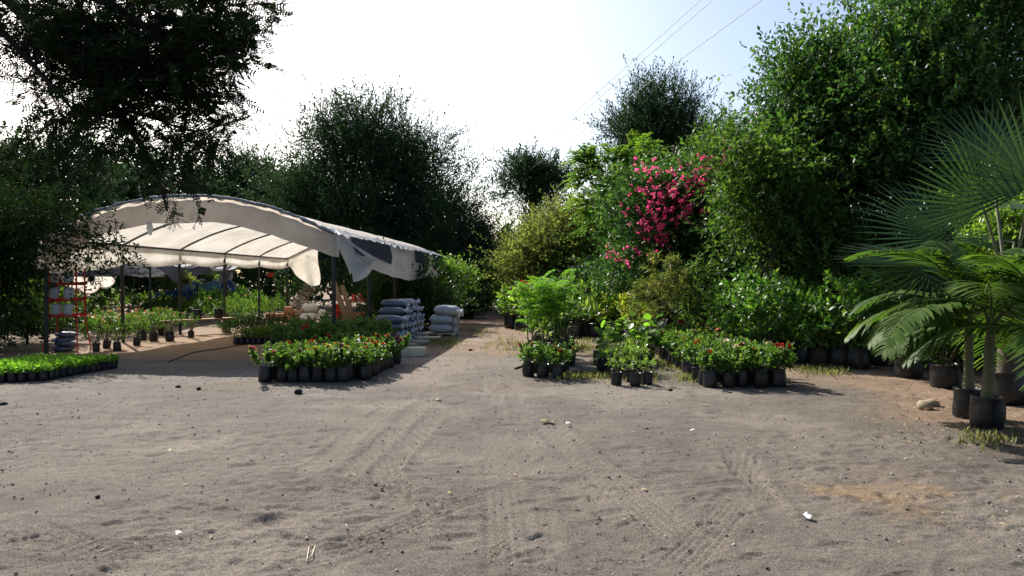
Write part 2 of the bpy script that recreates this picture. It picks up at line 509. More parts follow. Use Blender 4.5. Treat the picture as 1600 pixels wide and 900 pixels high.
def build_ground():
    ys = [-80, -30, -12, -5, -1, 1, 2]
    y = 2.6
    while y < 16:
        ys.append(y); y += 0.0105 * max(y / 3.6, .9) ** 1.8
    while y < 36:
        ys.append(y); y += .22
    ys += [40, 46, 55, 70, 100, 160, 300, 700]
    ys = np.array(ys)
    us = np.concatenate([[-60, -20, -8, -4, -2.2, -1.4, -1.0], np.linspace(-.78, .78, 440), [1.0, 1.4, 2.2, 4, 8, 20, 60]])
    Yg, U = np.meshgrid(ys, us, indexing='ij')
    X = U * np.maximum(Yg + 2.0, 6.0)
    near = ss(13.5, 9.5, Yg) * ss(1.0, 2.0, Yg) * (np.abs(U) < .82)
    # undulation and scuffed relief
    Z = .010 * vnoise(X * 1.3, Yg * 1.3, 0, 1) + .010 * vnoise(X * 3.1, Yg * 3.1, 0, 2)
    n3 = vnoise(X * 7 + 2 * vnoise(X * 2, Yg * 2, 0, 9), Yg * 8, 0, 3)
    n4 = vnoise(X * 15, Yg * 17, 0, 4)
    n5 = vnoise(X * 32, Yg * 34, 0, 5)
    rough = ss(-.3, .5, vnoise(X * .6, Yg * .9, 0, 6))
    Z = Z + (.0066 * n3 + .0066 * n4 + .0055 * n5) * (.5 + .7 * rough)
    smooth = np.zeros_like(Z)
    pale = np.zeros_like(Z)
    # wheel ruts and tread prints: (photo points, width, grooves, depth, tread pitch, blend)
    tracks = [
        ([(1040, 905), (1085, 860), (1125, 815), (1160, 772), (1172, 742), (1160, 715), (1148, 700)], .28, 6, .0052, .05, .9),
        ([(1215, 800), (1190, 770), (1172, 745), (1152, 720), (1140, 702)], .22, 4, .008, .05, .8),
        ([(700, 805), (640, 775), (606, 752), (602, 735), (625, 705), (650, 680), (668, 660)], .26, 5, .010, 0, 1),
        ([(540, 745), (590, 700), (630, 660), (665, 625), (680, 605)], .22, 5, .008, 0, .9),
        ([(470, 742), (520, 712), (575, 660), (640, 622)], .24, 5, .007, 0, .8),
        ([(520, 757), (600, 765), (660, 780), (700, 795)], .22, 4, .009, .05, .9),
        ([(480, 880), (600, 835), (690, 800), (790, 765)], .22, 4, .007, .06, .8),
        ([(1075, 850), (1000, 790), (930, 735), (880, 690), (855, 662)], .34, 6, .008, 0, .9),
        ([(960, 820), (930, 760), (890, 720), (870, 690)], .22, 5, .006, 0, .7),
        ([(800, 905), (790, 800), (778, 700), (770, 640), (765, 560)], .30, 5, .005, .07, .8),
        ([(860, 905), (835, 760), (812, 660), (800, 580)], .22, 4, .005, 0, .6),
        ([(0, 845), (120, 855), (260, 850), (400, 825)], .24, 5, .006, 0, .7),
        ([(20, 820), (110, 850), (210, 890)], .25, 5, .007, .06, .7),
        ([(250, 760), (390, 790), (480, 822), (560, 835)], .25, 5, .006, 0, .7),
        ([(1000, 770), (1110, 762), (1210, 752), (1300, 742)], .12, 2, .003, 0, .8),
        ([(0, 712), (150, 705), (330, 690), (480, 668)], .2, 4, .004, 0, .6),
        ([(1280, 705), (1200, 650), (1150, 610), (1240, 560)], .25, 4, .005, 0, .6),
    ]
    for pts, w, ng, dep, pitch, bl in tracks:
        q = np.array([at(*p) for p in pts])
        # smooth resample
        t = np.linspace(0, len(q) - 1, len(q) * 6)
        i0 = np.clip(t.astype(int), 0, len(q) - 2); f = t - i0
        g0 = np.gradient(q, axis=0)
        h00 = 2 * f**3 - 3 * f**2 + 1; h10 = f**3 - 2 * f**2 + f; h01 = -2 * f**3 + 3 * f**2; h11 = f**3 - f**2
        q = h00[:, None] * q[i0] + h10[:, None] * g0[i0] + h01[:, None] * q[i0 + 1] + h11[:, None] * g0[i0 + 1]
        bb = (X > q[:, 0].min() - w) & (X < q[:, 0].max() + w) & (Yg > q[:, 1].min() - w) & (Yg < q[:, 1].max() + w)
        xx, yy = X[bb], Yg[bb]
        best = np.full(xx.shape, 9.0); lat = np.zeros_like(best); lon = np.zeros_like(best); acc = 0.0
        for a, b in zip(q[:-1], q[1:]):
            d = b - a; ln = max(np.hypot(*d), 1e-6); d = d / ln
            s = np.clip((xx - a[0]) * d[0] + (yy - a[1]) * d[1], 0, ln)
            px, py = xx - a[0] - s * d[0], yy - a[1] - s * d[1]
            dd = np.hypot(px, py)
            k = dd < best
            best[k] = dd[k]; lat[k] = (px * -d[1] + py * d[0])[k]; lon[k] = (s + acc)[k]
            acc += ln
        ins = ss(w * .5 + .02, w * .5 - .02, np.abs(lat)) * (best < w) * bl
        ins = ins * ss(.0, .3, lon) * ss(acc, acc - .3, lon) * ss(-.75, -.1, vnoise(lon * 2.2, lat * 3, 0, 21))
        gro = np.cos(lat / w * ng * 2 * np.pi)
        dep = dep * 1.7; ng = max(ng - 1, 1)
        prof = -dep * .45 - dep * .8 * gro
        if pitch:
            prof = prof - dep * .6 * (np.sin(lon / pitch * 2 * np.pi + np.sign(lat) * 1.2) > .2) * (gro > -.3)
        rim = dep * .7 * np.exp(-((np.abs(lat) - w * .56) / .03) ** 2) * (best < w) * bl
        z0 = Z[bb]
        Z[bb] = z0 * (1 - .65 * ins) + prof * ins + rim
        sm = pale[bb]; pale[bb] = np.maximum(sm, .16 * ins)
    # foot prints, hoof scuffs and small pits
    for _ in range(520):
        yy = 3.2 + 9 * R.random() ** 1.3
        xx = (R.random() * 1.5 - .75) * (yy + .5)
        a = R.normal(0, .5) + .1; rx = R.uniform(.05, .15); ry = rx * R.uniform(.3, .6); d = R.uniform(.004, .013)
        bb = (np.abs(X - xx) < .4) & (np.abs(Yg - yy) < .4)
        if not bb.any():
            continue
        dx, dy = X[bb] - xx, Yg[bb] - yy
        u = (dx * math.cos(a) + dy * math.sin(a)) / rx; v = (-dx * math.sin(a) + dy * math.cos(a)) / ry
        r = np.sqrt(u * u + v * v)
        Z[bb] += -d * np.exp(-r ** 3) + .6 * d * np.exp(-((r - 1.35) / .3) ** 2) * (.4 + .6 * (v > 0))
    hx, hy = at(395, 820)
    Z += -.035 * np.exp(-(((X - hx) / .16) ** 2 + ((Yg - hy) / .10) ** 2)) + .02 * np.exp(-(((X - hx) / .2) ** 2 + ((Yg - hy - .2) / .05) ** 2))
    sx, sy = at(1385, 772)
    rs = np.hypot((X - sx) / .09, (Yg - sy) / .09)
    Z += -.03 * np.exp(-rs ** 2) + .016 * np.exp(-(np.hypot((X - sx) / .55, (Yg - sy) / .45)) ** 2)
    Z = Z * near
    wob = vnoise(X * 1.1, Yg * 1.1, 0, 11) + .5 * vnoise(X * 3.3, Yg * 3.3, 0, 12)
    soil = ss(12.8, 16.0, Yg + wob * 1.1 - .25 * np.abs(X - .5) * (X < 2))
    soil = np.maximum(soil, ss(-.3, 1.0, (X - 4.15) - .10 * (Yg - 8) + wob * .45) * ss(6.2, 7.6, Yg + wob * .4))
    soil = np.maximum(soil, .8 * ss(.35, 1.0, np.exp(-((X - 4.6) / .6) ** 2) + .15 * wob) * ss(9.5, 11.5, Yg))
    soil = np.maximum(soil, .45 * ss(.1, .9, wob) * ss(9, 12, Yg))
    damp = .75 * ss(-.35, .45, wob * .5 + .9 * np.exp(-((Yg - 10.0) / 2.6) ** 2) - .35 + .35 * vnoise(X * .45, Yg * .8, 0, 19))
    e = np.hypot((X - sx - .12 * (Yg - sy)) / .62, (Yg - sy) / .62)
    sand = .8 * ss(1.25, .1, e + .45 * vnoise(X * 4, Yg * 4, 0, 14) + .28 * n4 + .22 * n5)
    p2 = np.hypot(((X - 3.1) + .55 * (Yg - 4.7)) / .35, (Yg - 4.4) / .95)
    pale = np.maximum(pale, .35 * ss(1.3, .2, p2 + .4 * vnoise(X * 5, Yg * 5, 0, 15)))
    pale = np.maximum(pale, .35 * ss(.25, .9, vnoise(X * .7 + 3, Yg * .9, 0, 16) + .4 * n3))
    lx = (X - CAN_O[0]) * AX[0] + (Yg - CAN_O[1]) * AX[1]; ly = (X - CAN_O[0]) * AY[0] + (Yg - CAN_O[1]) * AY[1]
    slab = ss(-.1, .1, lx) * ss(CAN_W, CAN_W - .3, lx) * ss(-1.2, -1.0, ly) * ss(15, 14, ly)
    g = G()
    n, k = X.shape
    i = np.arange(n - 1)[:, None]; j = np.arange(k - 1)[None]
    F = np.stack([i * k + j, i * k + j + 1, (i + 1) * k + j + 1, (i + 1) * k + j], -1).reshape(-1, 4)
    F = F[:, ::-1]
    g.add(np.stack([X, Yg, Z], -1).reshape(-1, 3), F[:, ::-1])
    me = g.mesh("ground", M['ground'], smooth=True)
    for nm, a in (("damp", damp), ("soil", soil), ("sand", sand), ("pale", pale), ("slab", slab)):
        at_ = me.attributes.new(nm, 'FLOAT', 'POINT')
        at_.data.foreach_set("value", np.clip(a, 0, 1).astype(np.float32).ravel())
    return tag(link("ground", me), kind="structure")


build_ground()

# ------------------------------------------------------------------ trees
def bez(a, b, c, n):
    t = np.linspace(0, 1, n)[:, None]
    return (1 - t) ** 2 * a + 2 * t * (1 - t) * b + t * t * c


def lobes_at(spec, Y):
    """(photo x, y, rx, ry, depth offset, depth radius factor) -> world ellipsoids"""
    out = []
    for s in spec:
        x, y, rx, ry = s[:4]
        d = Y + (s[4] if len(s) > 4 else 0)
        c = pt(x, y, d)
        k = d / FPX
        out.append((c, .87 * np.array([rx * k, (s[5] if len(s) > 5 else 1.0) * .5 * (rx + ry) * k, ry * k])))
    return out


def crown(lobes, nclump, per, csize, L, k, ll, lw, spread=.8, up=.3, jit=.35, droop=0.0, shell=.4, spikes=.12, zmin=.25, tmpl=LEAF2,
          fan=1.0, bump=.3, g=None, thin=0.0, bough=9, spl=1.5):
    """foliage spread through the lobes' volume in uneven clumps; returns geometry and clump centres"""
    g = g or G()
    vol = np.array([np.prod(r) ** (2 / 3) for _, r in lobes]); vol = vol / vol.sum()
    C, O = [], []
    for (c, r), f in zip(lobes, vol):
        n = max(6, int(nclump * f))
        # boughs over the lobe, each a flattened cloud of leaf clumps, plus a looser inner fill
        nb = max(5, int(n / bough))
        bd = nrm(R.normal(0, 1, (nb, 3)) + np.array([0, 0, .15]))
        bb_ = 1 + bump * vnoise(bd[:, 0] * 2.1 + c[0], bd[:, 1] * 2.1 + c[1], bd[:, 2] * 2.1, 31)
        bp = c + bd * r * ((.62 + .34 * R.random(nb)) * bb_)[:, None]
        d = nrm(R.normal(0, 1, (n, 3)))
        q = shell + (1 - shell) * R.random(n) ** .6
        p = c + d * r * (q * .72)[:, None]
        own = R.integers(0, nb, n)
        onb = R.random(n) < .78
        bs_ = (.17 + .14 * R.random(nb))[own][:, None] * r
        pb = bp[own] + R.normal(0, 1, (n, 3)) * bs_ * np.array([1, 1, .6])
        p[onb] = pb[onb]
        d[onb] = nrm(.6 * bd[own][onb] + .6 * nrm(p[onb] - bp[own][onb]))
        if thin:
            keep = vnoise(p[:, 0] * .9, p[:, 1] * .9, p[:, 2] * .9, 33) > -1 + 2 * thin * R.random(n)
            p, d = p[keep], d[keep]
        C.append(p); O.append(nrm(d * r))
    C = np.concatenate(C); O = np.concatenate(O)
    keep = C[:, 2] > zmin
    C, O = C[keep], O[keep]
    n = len(C)
    cs = csize * (.55 + .9 * R.random(n))
    off = R.normal(0, 1, (n, per, 3)) * np.array([1, 1, .75])
    P = C[:, None] + off * cs[:, None, None] * .5
    D = nrm(O)[:, None] * .55 + nrm(off) * .8 * fan + np.array([0, 0, up]) + R.normal(0, .3, (n, per, 3))
    P = P.reshape(-1, 3); D = D.reshape(-1, 3)
    ok = P[:, 2] > zmin
    shoots(g, P[ok], D[ok], L * (.6 + .8 * R.random(ok.sum())), k, ll, lw, spread, up * .5, jit, droop, tmpl)
    if spikes:
        m = int(n * spikes)
        idx = R.choice(n, m, replace=False)
        sp = C[idx] + O[idx] * cs[idx][:, None] * .5
        dd = nrm(O[idx] * .7 + np.array([0, 0, .7]) + R.normal(0, .3, (m, 3)))
        shoots(g, sp, dd, L * spl * (.6 + .7 * R.random(m)), k * 2, ll * .75, lw, spread, .2, jit, droop, tmpl)
    return g, C


def wood(base, top, rad, C, nl, g=None, sides=8, twig=0.02, lean=.15):
    """tapered trunk with limbs reaching out to the foliage clumps C"""
    g = g or G()
    base = np.array(base, float); top = np.array(top, float)
    h = np.linalg.norm(top - base)
    mid = (base + top) / 2 + np.append(R.normal(0, lean * h * .25, 2), 0)
    tp = bez(base, mid, top, 9)
    flare = 1 + .7 * np.exp(-np.linspace(0, 1, 9) * 9)
    tube(tp, np.linspace(rad, rad * .45, 9) * flare, sides, True, g)
    idx = R.choice(len(C), min(nl, len(C)), replace=False)
    for q, i in enumerate(idx):
        s = R.uniform(.35, .98)
        a = tp[int(s * 8)]
        c = C[i]
        b = a + (c - a) * .45 + np.array([0, 0, .22 * np.linalg.norm(c - a)])
        r0 = rad * (.42 if q % 3 == 0 else .25) * (1 - .3 * s)
        pth = bez(a, b, c, 7)
        pth[1:-1] += R.normal(0, .03 * np.linalg.norm(c - a), (5, 3))
        tube(pth, np.linspace(r0, twig, 7), 5, False, g)
        j = pth[4]
        e = C[np.argsort(((C - j) ** 2).sum(1))[R.integers(2, 12)]]
        tube(bez(j, (j + e) / 2 + R.normal(0, .1, 3), e, 5), np.linspace(r0 * .45, twig * .7, 5), 4, False, g)
    return g


def tree(name, label, Y, spec, leafm, nclump, per, csize, L, k, ll, lw, trunk_px=None, rad=.2, nl=24, group=None, cat="tree", base=None, top=None, leaf_part="crown", **kw):
    lob = lobes_at(spec, Y)
    g, C = crown(lob, nclump, per, csize, L, k, ll, lw, **kw)
    cc = lob[0][0]
    bx = (trunk_px - 800) / FPX * Y if trunk_px is not None else cc[0]
    b = np.array([bx, Y, -.05]) if base is None else np.array(base, float)
    tp = (np.array([cc[0], cc[1], cc[2] + .2 * lob[0][1][2]])) if top is None else np.array(top, float)
    w = wood(b, tp, rad, C, nl)
    root = tag(link(name, None, loc=(b[0], b[1], 0)), label, cat, group)
    o = -np.array([b[0], b[1], 0])
    for G_ in (g, w):
        for v in G_.V:
            v += o
    link("trunk", w.mesh(name + "_trunk", M['bark'], True), root)
    link(leaf_part, g.mesh(name + "_crown", leafm), root)
    return root, C


# far background, left to right
tree("mesquite_tree", "broad dark tree rising behind the canopy, tallest at left of the path", 41,
     [(590, 320, 110, 105), (560, 240, 70, 62, -.5), (635, 240, 52, 62, .5), (505, 290, 52, 56, -1), (660, 335, 50, 58, -1), (585, 395, 140, 50, -1),
      (500, 228, 34, 26), (605, 188, 34, 30), (545, 190, 26, 26), (650, 275, 36, 40), (480, 330, 40, 50)],
     M['mesquite'], 700, 15, 1.3, 1.0, 11, .19, .36, rad=.45, nl=50, shell=.5, spikes=.4, up=.5, zmin=1.2, bump=.5, spl=2.0)
tree("shade_tree", "dark round tree peeking over the canopy arch, left of the tallest one", 50,
     [(368, 300, 62, 60), (400, 320, 45, 50), (335, 320, 42, 45)], M['mesquite'], 190, 12, 1.3, .9, 10, .24, .38, rad=.3, nl=16, spikes=.3, up=.4, zmin=1.5)
tree("shade_tree", "low mid green tree just left of the tallest dark tree", 46,
     [(440, 320, 45, 50), (470, 345, 40, 60), (405, 350, 50, 50)], M['mesquite'], 170, 13, 1.4, .7, 6, .30, .5, rad=.25, nl=14, spikes=.2, zmin=1.2)
tree("shade_tree", "mid green tree behind the left shoulder of the canopy arch", 44,
     [(240, 305, 75, 62), (175, 320, 70, 65), (300, 330, 55, 60), (230, 400, 130, 60)], M['mesquite'], 300, 14, 1.4, .7, 6, .30, .5, rad=.3, nl=20, spikes=.2, up=.3, zmin=1.2)
tree("shade_tree", "large feathery green tree filling the far left behind the red rack", 30,
     [(75, 330, 110, 80), (10, 290, 80, 80), (110, 270, 60, 45), (40, 420, 130, 60), (-70, 330, 100, 130)],
     M['mesquite'], 420, 15, 1.1, .6, 7, .20, .5, trunk_px=40, rad=.3, nl=28, spikes=.25, up=.35, zmin=.8)
tree("spindly_tree", "thin sparse tree with open twigs right of the tallest dark tree", 36,
     [(725, 350, 36, 62), (750, 405, 36, 50), (705, 380, 36, 60), (728, 300, 14, 36), (720, 430, 60, 40), (775, 400, 18, 40)], M['mesquite'], 160, 10, .9, .8, 10, .16, .38,
     rad=.14, nl=30, spikes=.5, up=.5, zmin=.8, thin=.3)
tree("round_crown_tree", "small dark tree with a round crown standing alone above the path", 48,
     [(835, 285, 38, 36), (812, 300, 24, 22), (862, 290, 22, 28), (838, 325, 20, 22)], M['mesquite'], 120, 12, 1.0, .8, 10, .22, .38, trunk_px=838, rad=.28, nl=16, spikes=.35,
     up=.4, bump=.4)
tree("shade_tree", "low grey green tree between the path end and the yellow bush", 44,
     [(785, 410, 60, 45), (720, 410, 60, 45), (905, 355, 34, 44), (880, 400, 80, 50)], M['mesquite'], 220, 12, 1.1, .8, 9, .20, .42, trunk_px=780, rad=.2, nl=16, spikes=.25, zmin=.6)
tree("feathery_shrub", "big yellowish olive feathery shrub right of the path end", 29,
     [(885, 395, 72, 56), (838, 405, 42, 42), (945, 395, 44, 52), (880, 350, 36, 24), (885, 432, 85, 36), (918, 352, 32, 24)], M['olive'], 430, 14, .75, .7, 8, .15, .4, rad=.12, nl=36, spikes=.5,
     up=.45, cat="shrub", zmin=.4, droop=.25)
tree("tall_dark_tree", "tall dark blue green tree with upswept tips behind the pink flowers", 34,
     [(1030, 250, 54, 80), (1008, 180, 36, 45), (1070, 225, 34, 46), (996, 215, 30, 36), (1040, 310, 75, 60), (1090, 250, 24, 36), (1028, 150, 14, 34), (1110, 285, 40, 44)], M['mesquite'], 420, 14, .9, .9, 11, .15, .36, rad=.3, nl=40, spikes=.5,
     up=.75, trunk_px=1032, bump=.4, thin=.25)


def pinnate_tree():
    Y = 26.5
    lob = lobes_at([(965, 270, 50, 55), (925, 300, 40, 55), (1000, 250, 30, 40), (960, 345, 65, 50)], Y)
    g = G()
    _, C = crown(lob, 130, 1, .4, .1, 1, .01, .3, spikes=0)
    D = nrm(C - lob[0][0] - np.array([0, 0, -1.0])) + R.normal(0, .25, C.shape)
    for rep in range(3):
        d = nrm(D + R.normal(0, .5, D.shape) + np.array([0, 0, .15]))
        n = len(C); k = 11; L = .85
        t = ((np.arange(k) + 1.2) / k).reshape(1, k, 1)
        p = C[:, None] + d[:, None] * L * t - np.array([0, 0, .35]) * t * t
        side = nrm(np.cross(d, [0, 0, 1.0]))[:, None]
        for s in (-1, 1):
            dr = d[:, None] * .45 + side * s + np.array([0, 0, -.25]) + R.normal(0, .1, p.shape)
            leaves(g, p, dr, np.array([0, 0, 1.0]) + R.normal(0, .25, p.shape), .27 * (1.1 - .5 * t[0, :, 0])[None].repeat(n, 0).ravel(), .34, LEAF2,
                   (.6 * R.random((n, 1)) + .4 * R.random((n, k))))
    b = np.array([pt(968, 0, Y)[0], Y, 0])
    w = wood(b + np.array([0, 0, -.05]), lob[0][0], .13, C, 34)
    for G_ in (g, w):
        for v in G_.V:
            v -= b
    root = tag(link("compound_leaf_tree", None, loc=b), "bright green tree with long drooping compound leaves beside the yellowish shrub", "tree")
    link("trunk", w.mesh("compound_trunk", M['bark'], True), root)
    link("crown", g.mesh("compound_crown", M['lightgreen']), root)


pinnate_tree()


def bougainvillea():
    Y = 21
    root, C = tree("bougainvillea", "tall bougainvillea covered in magenta flower sprays", Y,
                   [(1050, 330, 80, 70), (1010, 350, 55, 75), (1105, 290, 70, 70), (1150, 235, 45, 40), (1090, 400, 110, 70), (985, 420, 55, 50, -.5), (1170, 330, 60, 90)],
                   M['ficus'], 520, 15, .55, .45, 7, .115, .55, rad=.12, nl=46, spikes=.3, up=.3, cat="shrub", zmin=.3, thin=.3)
    g = G()
    spots = [(1085, 268, 22, 10), (1075, 295, 24, 10), (1055, 285, 18, 8), (1040, 298, 20, 8), (1010, 272, 14, 8), (992, 296, 12, 8), (1048, 312, 14, 8), (1078, 305, 10, 8), (1115, 270, 12, 7),
             (1020, 315, 26, 12), (1000, 325, 18, 10), (1045, 350, 16, 10), (1000, 350, 14, 14), (1005, 372, 18, 12), (998, 380, 12, 10), (1080, 322, 10, 7),
             (1120, 240, 10, 10), (1122, 258, 12, 6), (1048, 355, 10, 16), (1165, 205, 18, 8), (1185, 200, 10, 8), (940, 402, 12, 8), (975, 400, 8, 6), (962, 330, 6, 5), (1100, 360, 6, 5),
             (1130, 285, 8, 5), (1090, 340, 8, 5), (1035, 330, 10, 10), (1012, 340, 12, 10), (1150, 318, 7, 5), (985, 355, 7, 7), (1002, 412, 5, 5), (965, 415, 6, 4), (1062, 340, 6, 6)]
    spots += [(R.uniform(960, 1180), R.uniform(215, 390), 7, 6) for _ in range(26)]
    for x, y, rx, ry in spots:
        n = int(2 + rx * ry * .07)
        px = x + 16 + R.normal(0, rx * .75, n); py = y - 6 + R.normal(0, ry * .95, n)
        dep = Y - 1.0 - 1.1 * R.random(n) + .0016 * (px - 1050) ** 2 / 30 - (.5 if y > 390 else 0)
        P = np.array([pt(a, b, c) for a, b, c in zip(px, py, dep)])
        shoots(g, P, R.normal(0, 1, (n, 3)) + np.array([0, -.6, .4]), .13, 6, .07, .85, .9, .1, .4)
    b = np.array(root.location)
    for v in g.V:
        v -= b
    link("flowers", g.mesh("bougainvillea_flowers", M['bougain']), root)


bougainvillea()

# the high hedge of broad-leaved trees down the right side
tree("broadleaf_tree", "tall broadleaf tree with rounded left shoulder, left of the highest crown", 17,
     [(1282, 165, 64, 82), (1255, 245, 66, 90), (1330, 190, 70, 90), (1310, 100, 36, 36), (1250, 150, 34, 46), (1330, 320, 90, 110), (1230, 370, 90, 90), (1330, 450, 120, 80)],
     M['ficus'], 620, 14, .7, .5, 8, .125, .54, trunk_px=1290, rad=.24, nl=44, spikes=.3, up=.25, zmin=.3, bump=.5, thin=.35)
tree("broadleaf_tree", "highest broadleaf tree with yellowing leaves at the upper right", 15.5,
     [(1480, 110, 90, 100), (1400, 120, 64, 90), (1560, 60, 90, 100), (1430, 30, 50, 50), (1380, 60, 36, 40), (1500, 10, 70, 50), (1620, 160, 100, 120), (1450, 220, 110, 100), (1540, 290, 130, 100), (1700, 60, 110, 140), (1590, 420, 150, 110)],
     M['ficus'], 780, 14, .7, .5, 8, .12, .54, trunk_px=1500, rad=.27, nl=50, spikes=.3, up=.25, zmin=.3, bump=.5, thin=.35)
tree("trailing_shrub", "lighter green trailing mass hanging in front of the rounded broadleaf tree", 15.3,
     [(1180, 265, 46, 56), (1150, 235, 30, 36), (1215, 310, 40, 60), (1175, 350, 34, 40), (1250, 360, 36, 60), (1290, 420, 46, 50)], M['midgreen'], 170, 11, .55, .45, 7, .12, .55, rad=.07, nl=24, spikes=.35, cat="shrub", droop=.35,
     base=(pt(1215, 0, 15.8)[0], 15.8, -.05), thin=.25)
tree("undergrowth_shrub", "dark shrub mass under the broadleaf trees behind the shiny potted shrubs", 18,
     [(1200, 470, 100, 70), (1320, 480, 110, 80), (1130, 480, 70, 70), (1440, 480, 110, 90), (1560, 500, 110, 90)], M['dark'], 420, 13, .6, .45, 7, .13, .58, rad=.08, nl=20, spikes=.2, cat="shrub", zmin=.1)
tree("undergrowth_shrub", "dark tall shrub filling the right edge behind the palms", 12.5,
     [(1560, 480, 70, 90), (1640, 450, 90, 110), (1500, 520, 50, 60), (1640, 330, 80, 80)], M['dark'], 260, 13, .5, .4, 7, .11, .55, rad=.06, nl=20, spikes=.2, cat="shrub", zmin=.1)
tree("broadleaf_sapling", "fresh lime green sapling behind the fan palm at right edge", 10.6,
     [(1575, 320, 40, 34), (1590, 385, 50, 40), (1540, 400, 30, 30), (1640, 350, 60, 70)], M['lightgreen'], 120, 12, .30, .3, 7, .07, .6, rad=.04, nl=16, spikes=.3, trunk_px=1600, cat="tree", droop=.2)
# shrubs along the path
tree("leafy_shrub", "light green leafy shrub left of the path, under the curtain end", 27,
     [(708, 445, 20, 30), (688, 465, 22, 24), (728, 440, 14, 18), (698, 425, 10, 18)], M['lightgreen'], 90, 11, .35, .35, 7, .10, .5, rad=.04, nl=18, spikes=.4, cat="shrub", zmin=.2, thin=.2)
tree("hedge_shrub", "dark hedge shrub behind the blue sack stack", 23,
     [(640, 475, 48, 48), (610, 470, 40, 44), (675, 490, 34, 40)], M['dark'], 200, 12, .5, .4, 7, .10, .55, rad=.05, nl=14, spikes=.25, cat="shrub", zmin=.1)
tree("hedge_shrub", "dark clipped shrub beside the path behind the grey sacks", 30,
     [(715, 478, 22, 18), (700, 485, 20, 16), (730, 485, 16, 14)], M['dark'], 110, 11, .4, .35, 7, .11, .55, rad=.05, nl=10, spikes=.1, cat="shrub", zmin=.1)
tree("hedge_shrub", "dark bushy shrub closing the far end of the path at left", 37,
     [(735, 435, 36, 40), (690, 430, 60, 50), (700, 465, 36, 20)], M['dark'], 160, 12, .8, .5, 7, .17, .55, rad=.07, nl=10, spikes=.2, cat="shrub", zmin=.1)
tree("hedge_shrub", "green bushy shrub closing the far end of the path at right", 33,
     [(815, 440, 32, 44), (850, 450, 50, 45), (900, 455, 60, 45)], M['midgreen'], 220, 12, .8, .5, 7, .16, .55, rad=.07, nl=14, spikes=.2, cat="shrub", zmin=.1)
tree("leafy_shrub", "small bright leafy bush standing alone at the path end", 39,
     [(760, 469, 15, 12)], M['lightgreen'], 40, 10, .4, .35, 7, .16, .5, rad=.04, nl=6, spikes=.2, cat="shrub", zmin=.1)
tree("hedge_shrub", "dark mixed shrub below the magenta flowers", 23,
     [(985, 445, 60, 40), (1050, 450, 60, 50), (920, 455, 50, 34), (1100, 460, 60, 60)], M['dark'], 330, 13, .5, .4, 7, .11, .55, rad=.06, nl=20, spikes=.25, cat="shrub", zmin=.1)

# dark mass of distant wood that closes the view
def far_wood():
    g = G()
    n = 2400
    x = R.uniform(-75, 75, n)
    P = np.stack([x, 60 + R.uniform(0, 5, n), R.random(n) ** .8 * (5.2 + 1.6 * vnoise(x * .13, x * 0, 0, 41) + vnoise(x * .5, x * 0, 0, 42))], 1)
    shoots(g, P, R.normal(0, 1, (n, 3)) + np.array([0, -.4, .5]), 1.3, 9, .75, .6, .8)
    tag(link("distant_wood", g.mesh("distant_wood", M['mesquite'])), "dark distant wood closing the view behind the nursery", "wood", kind="stuff")


far_wood()


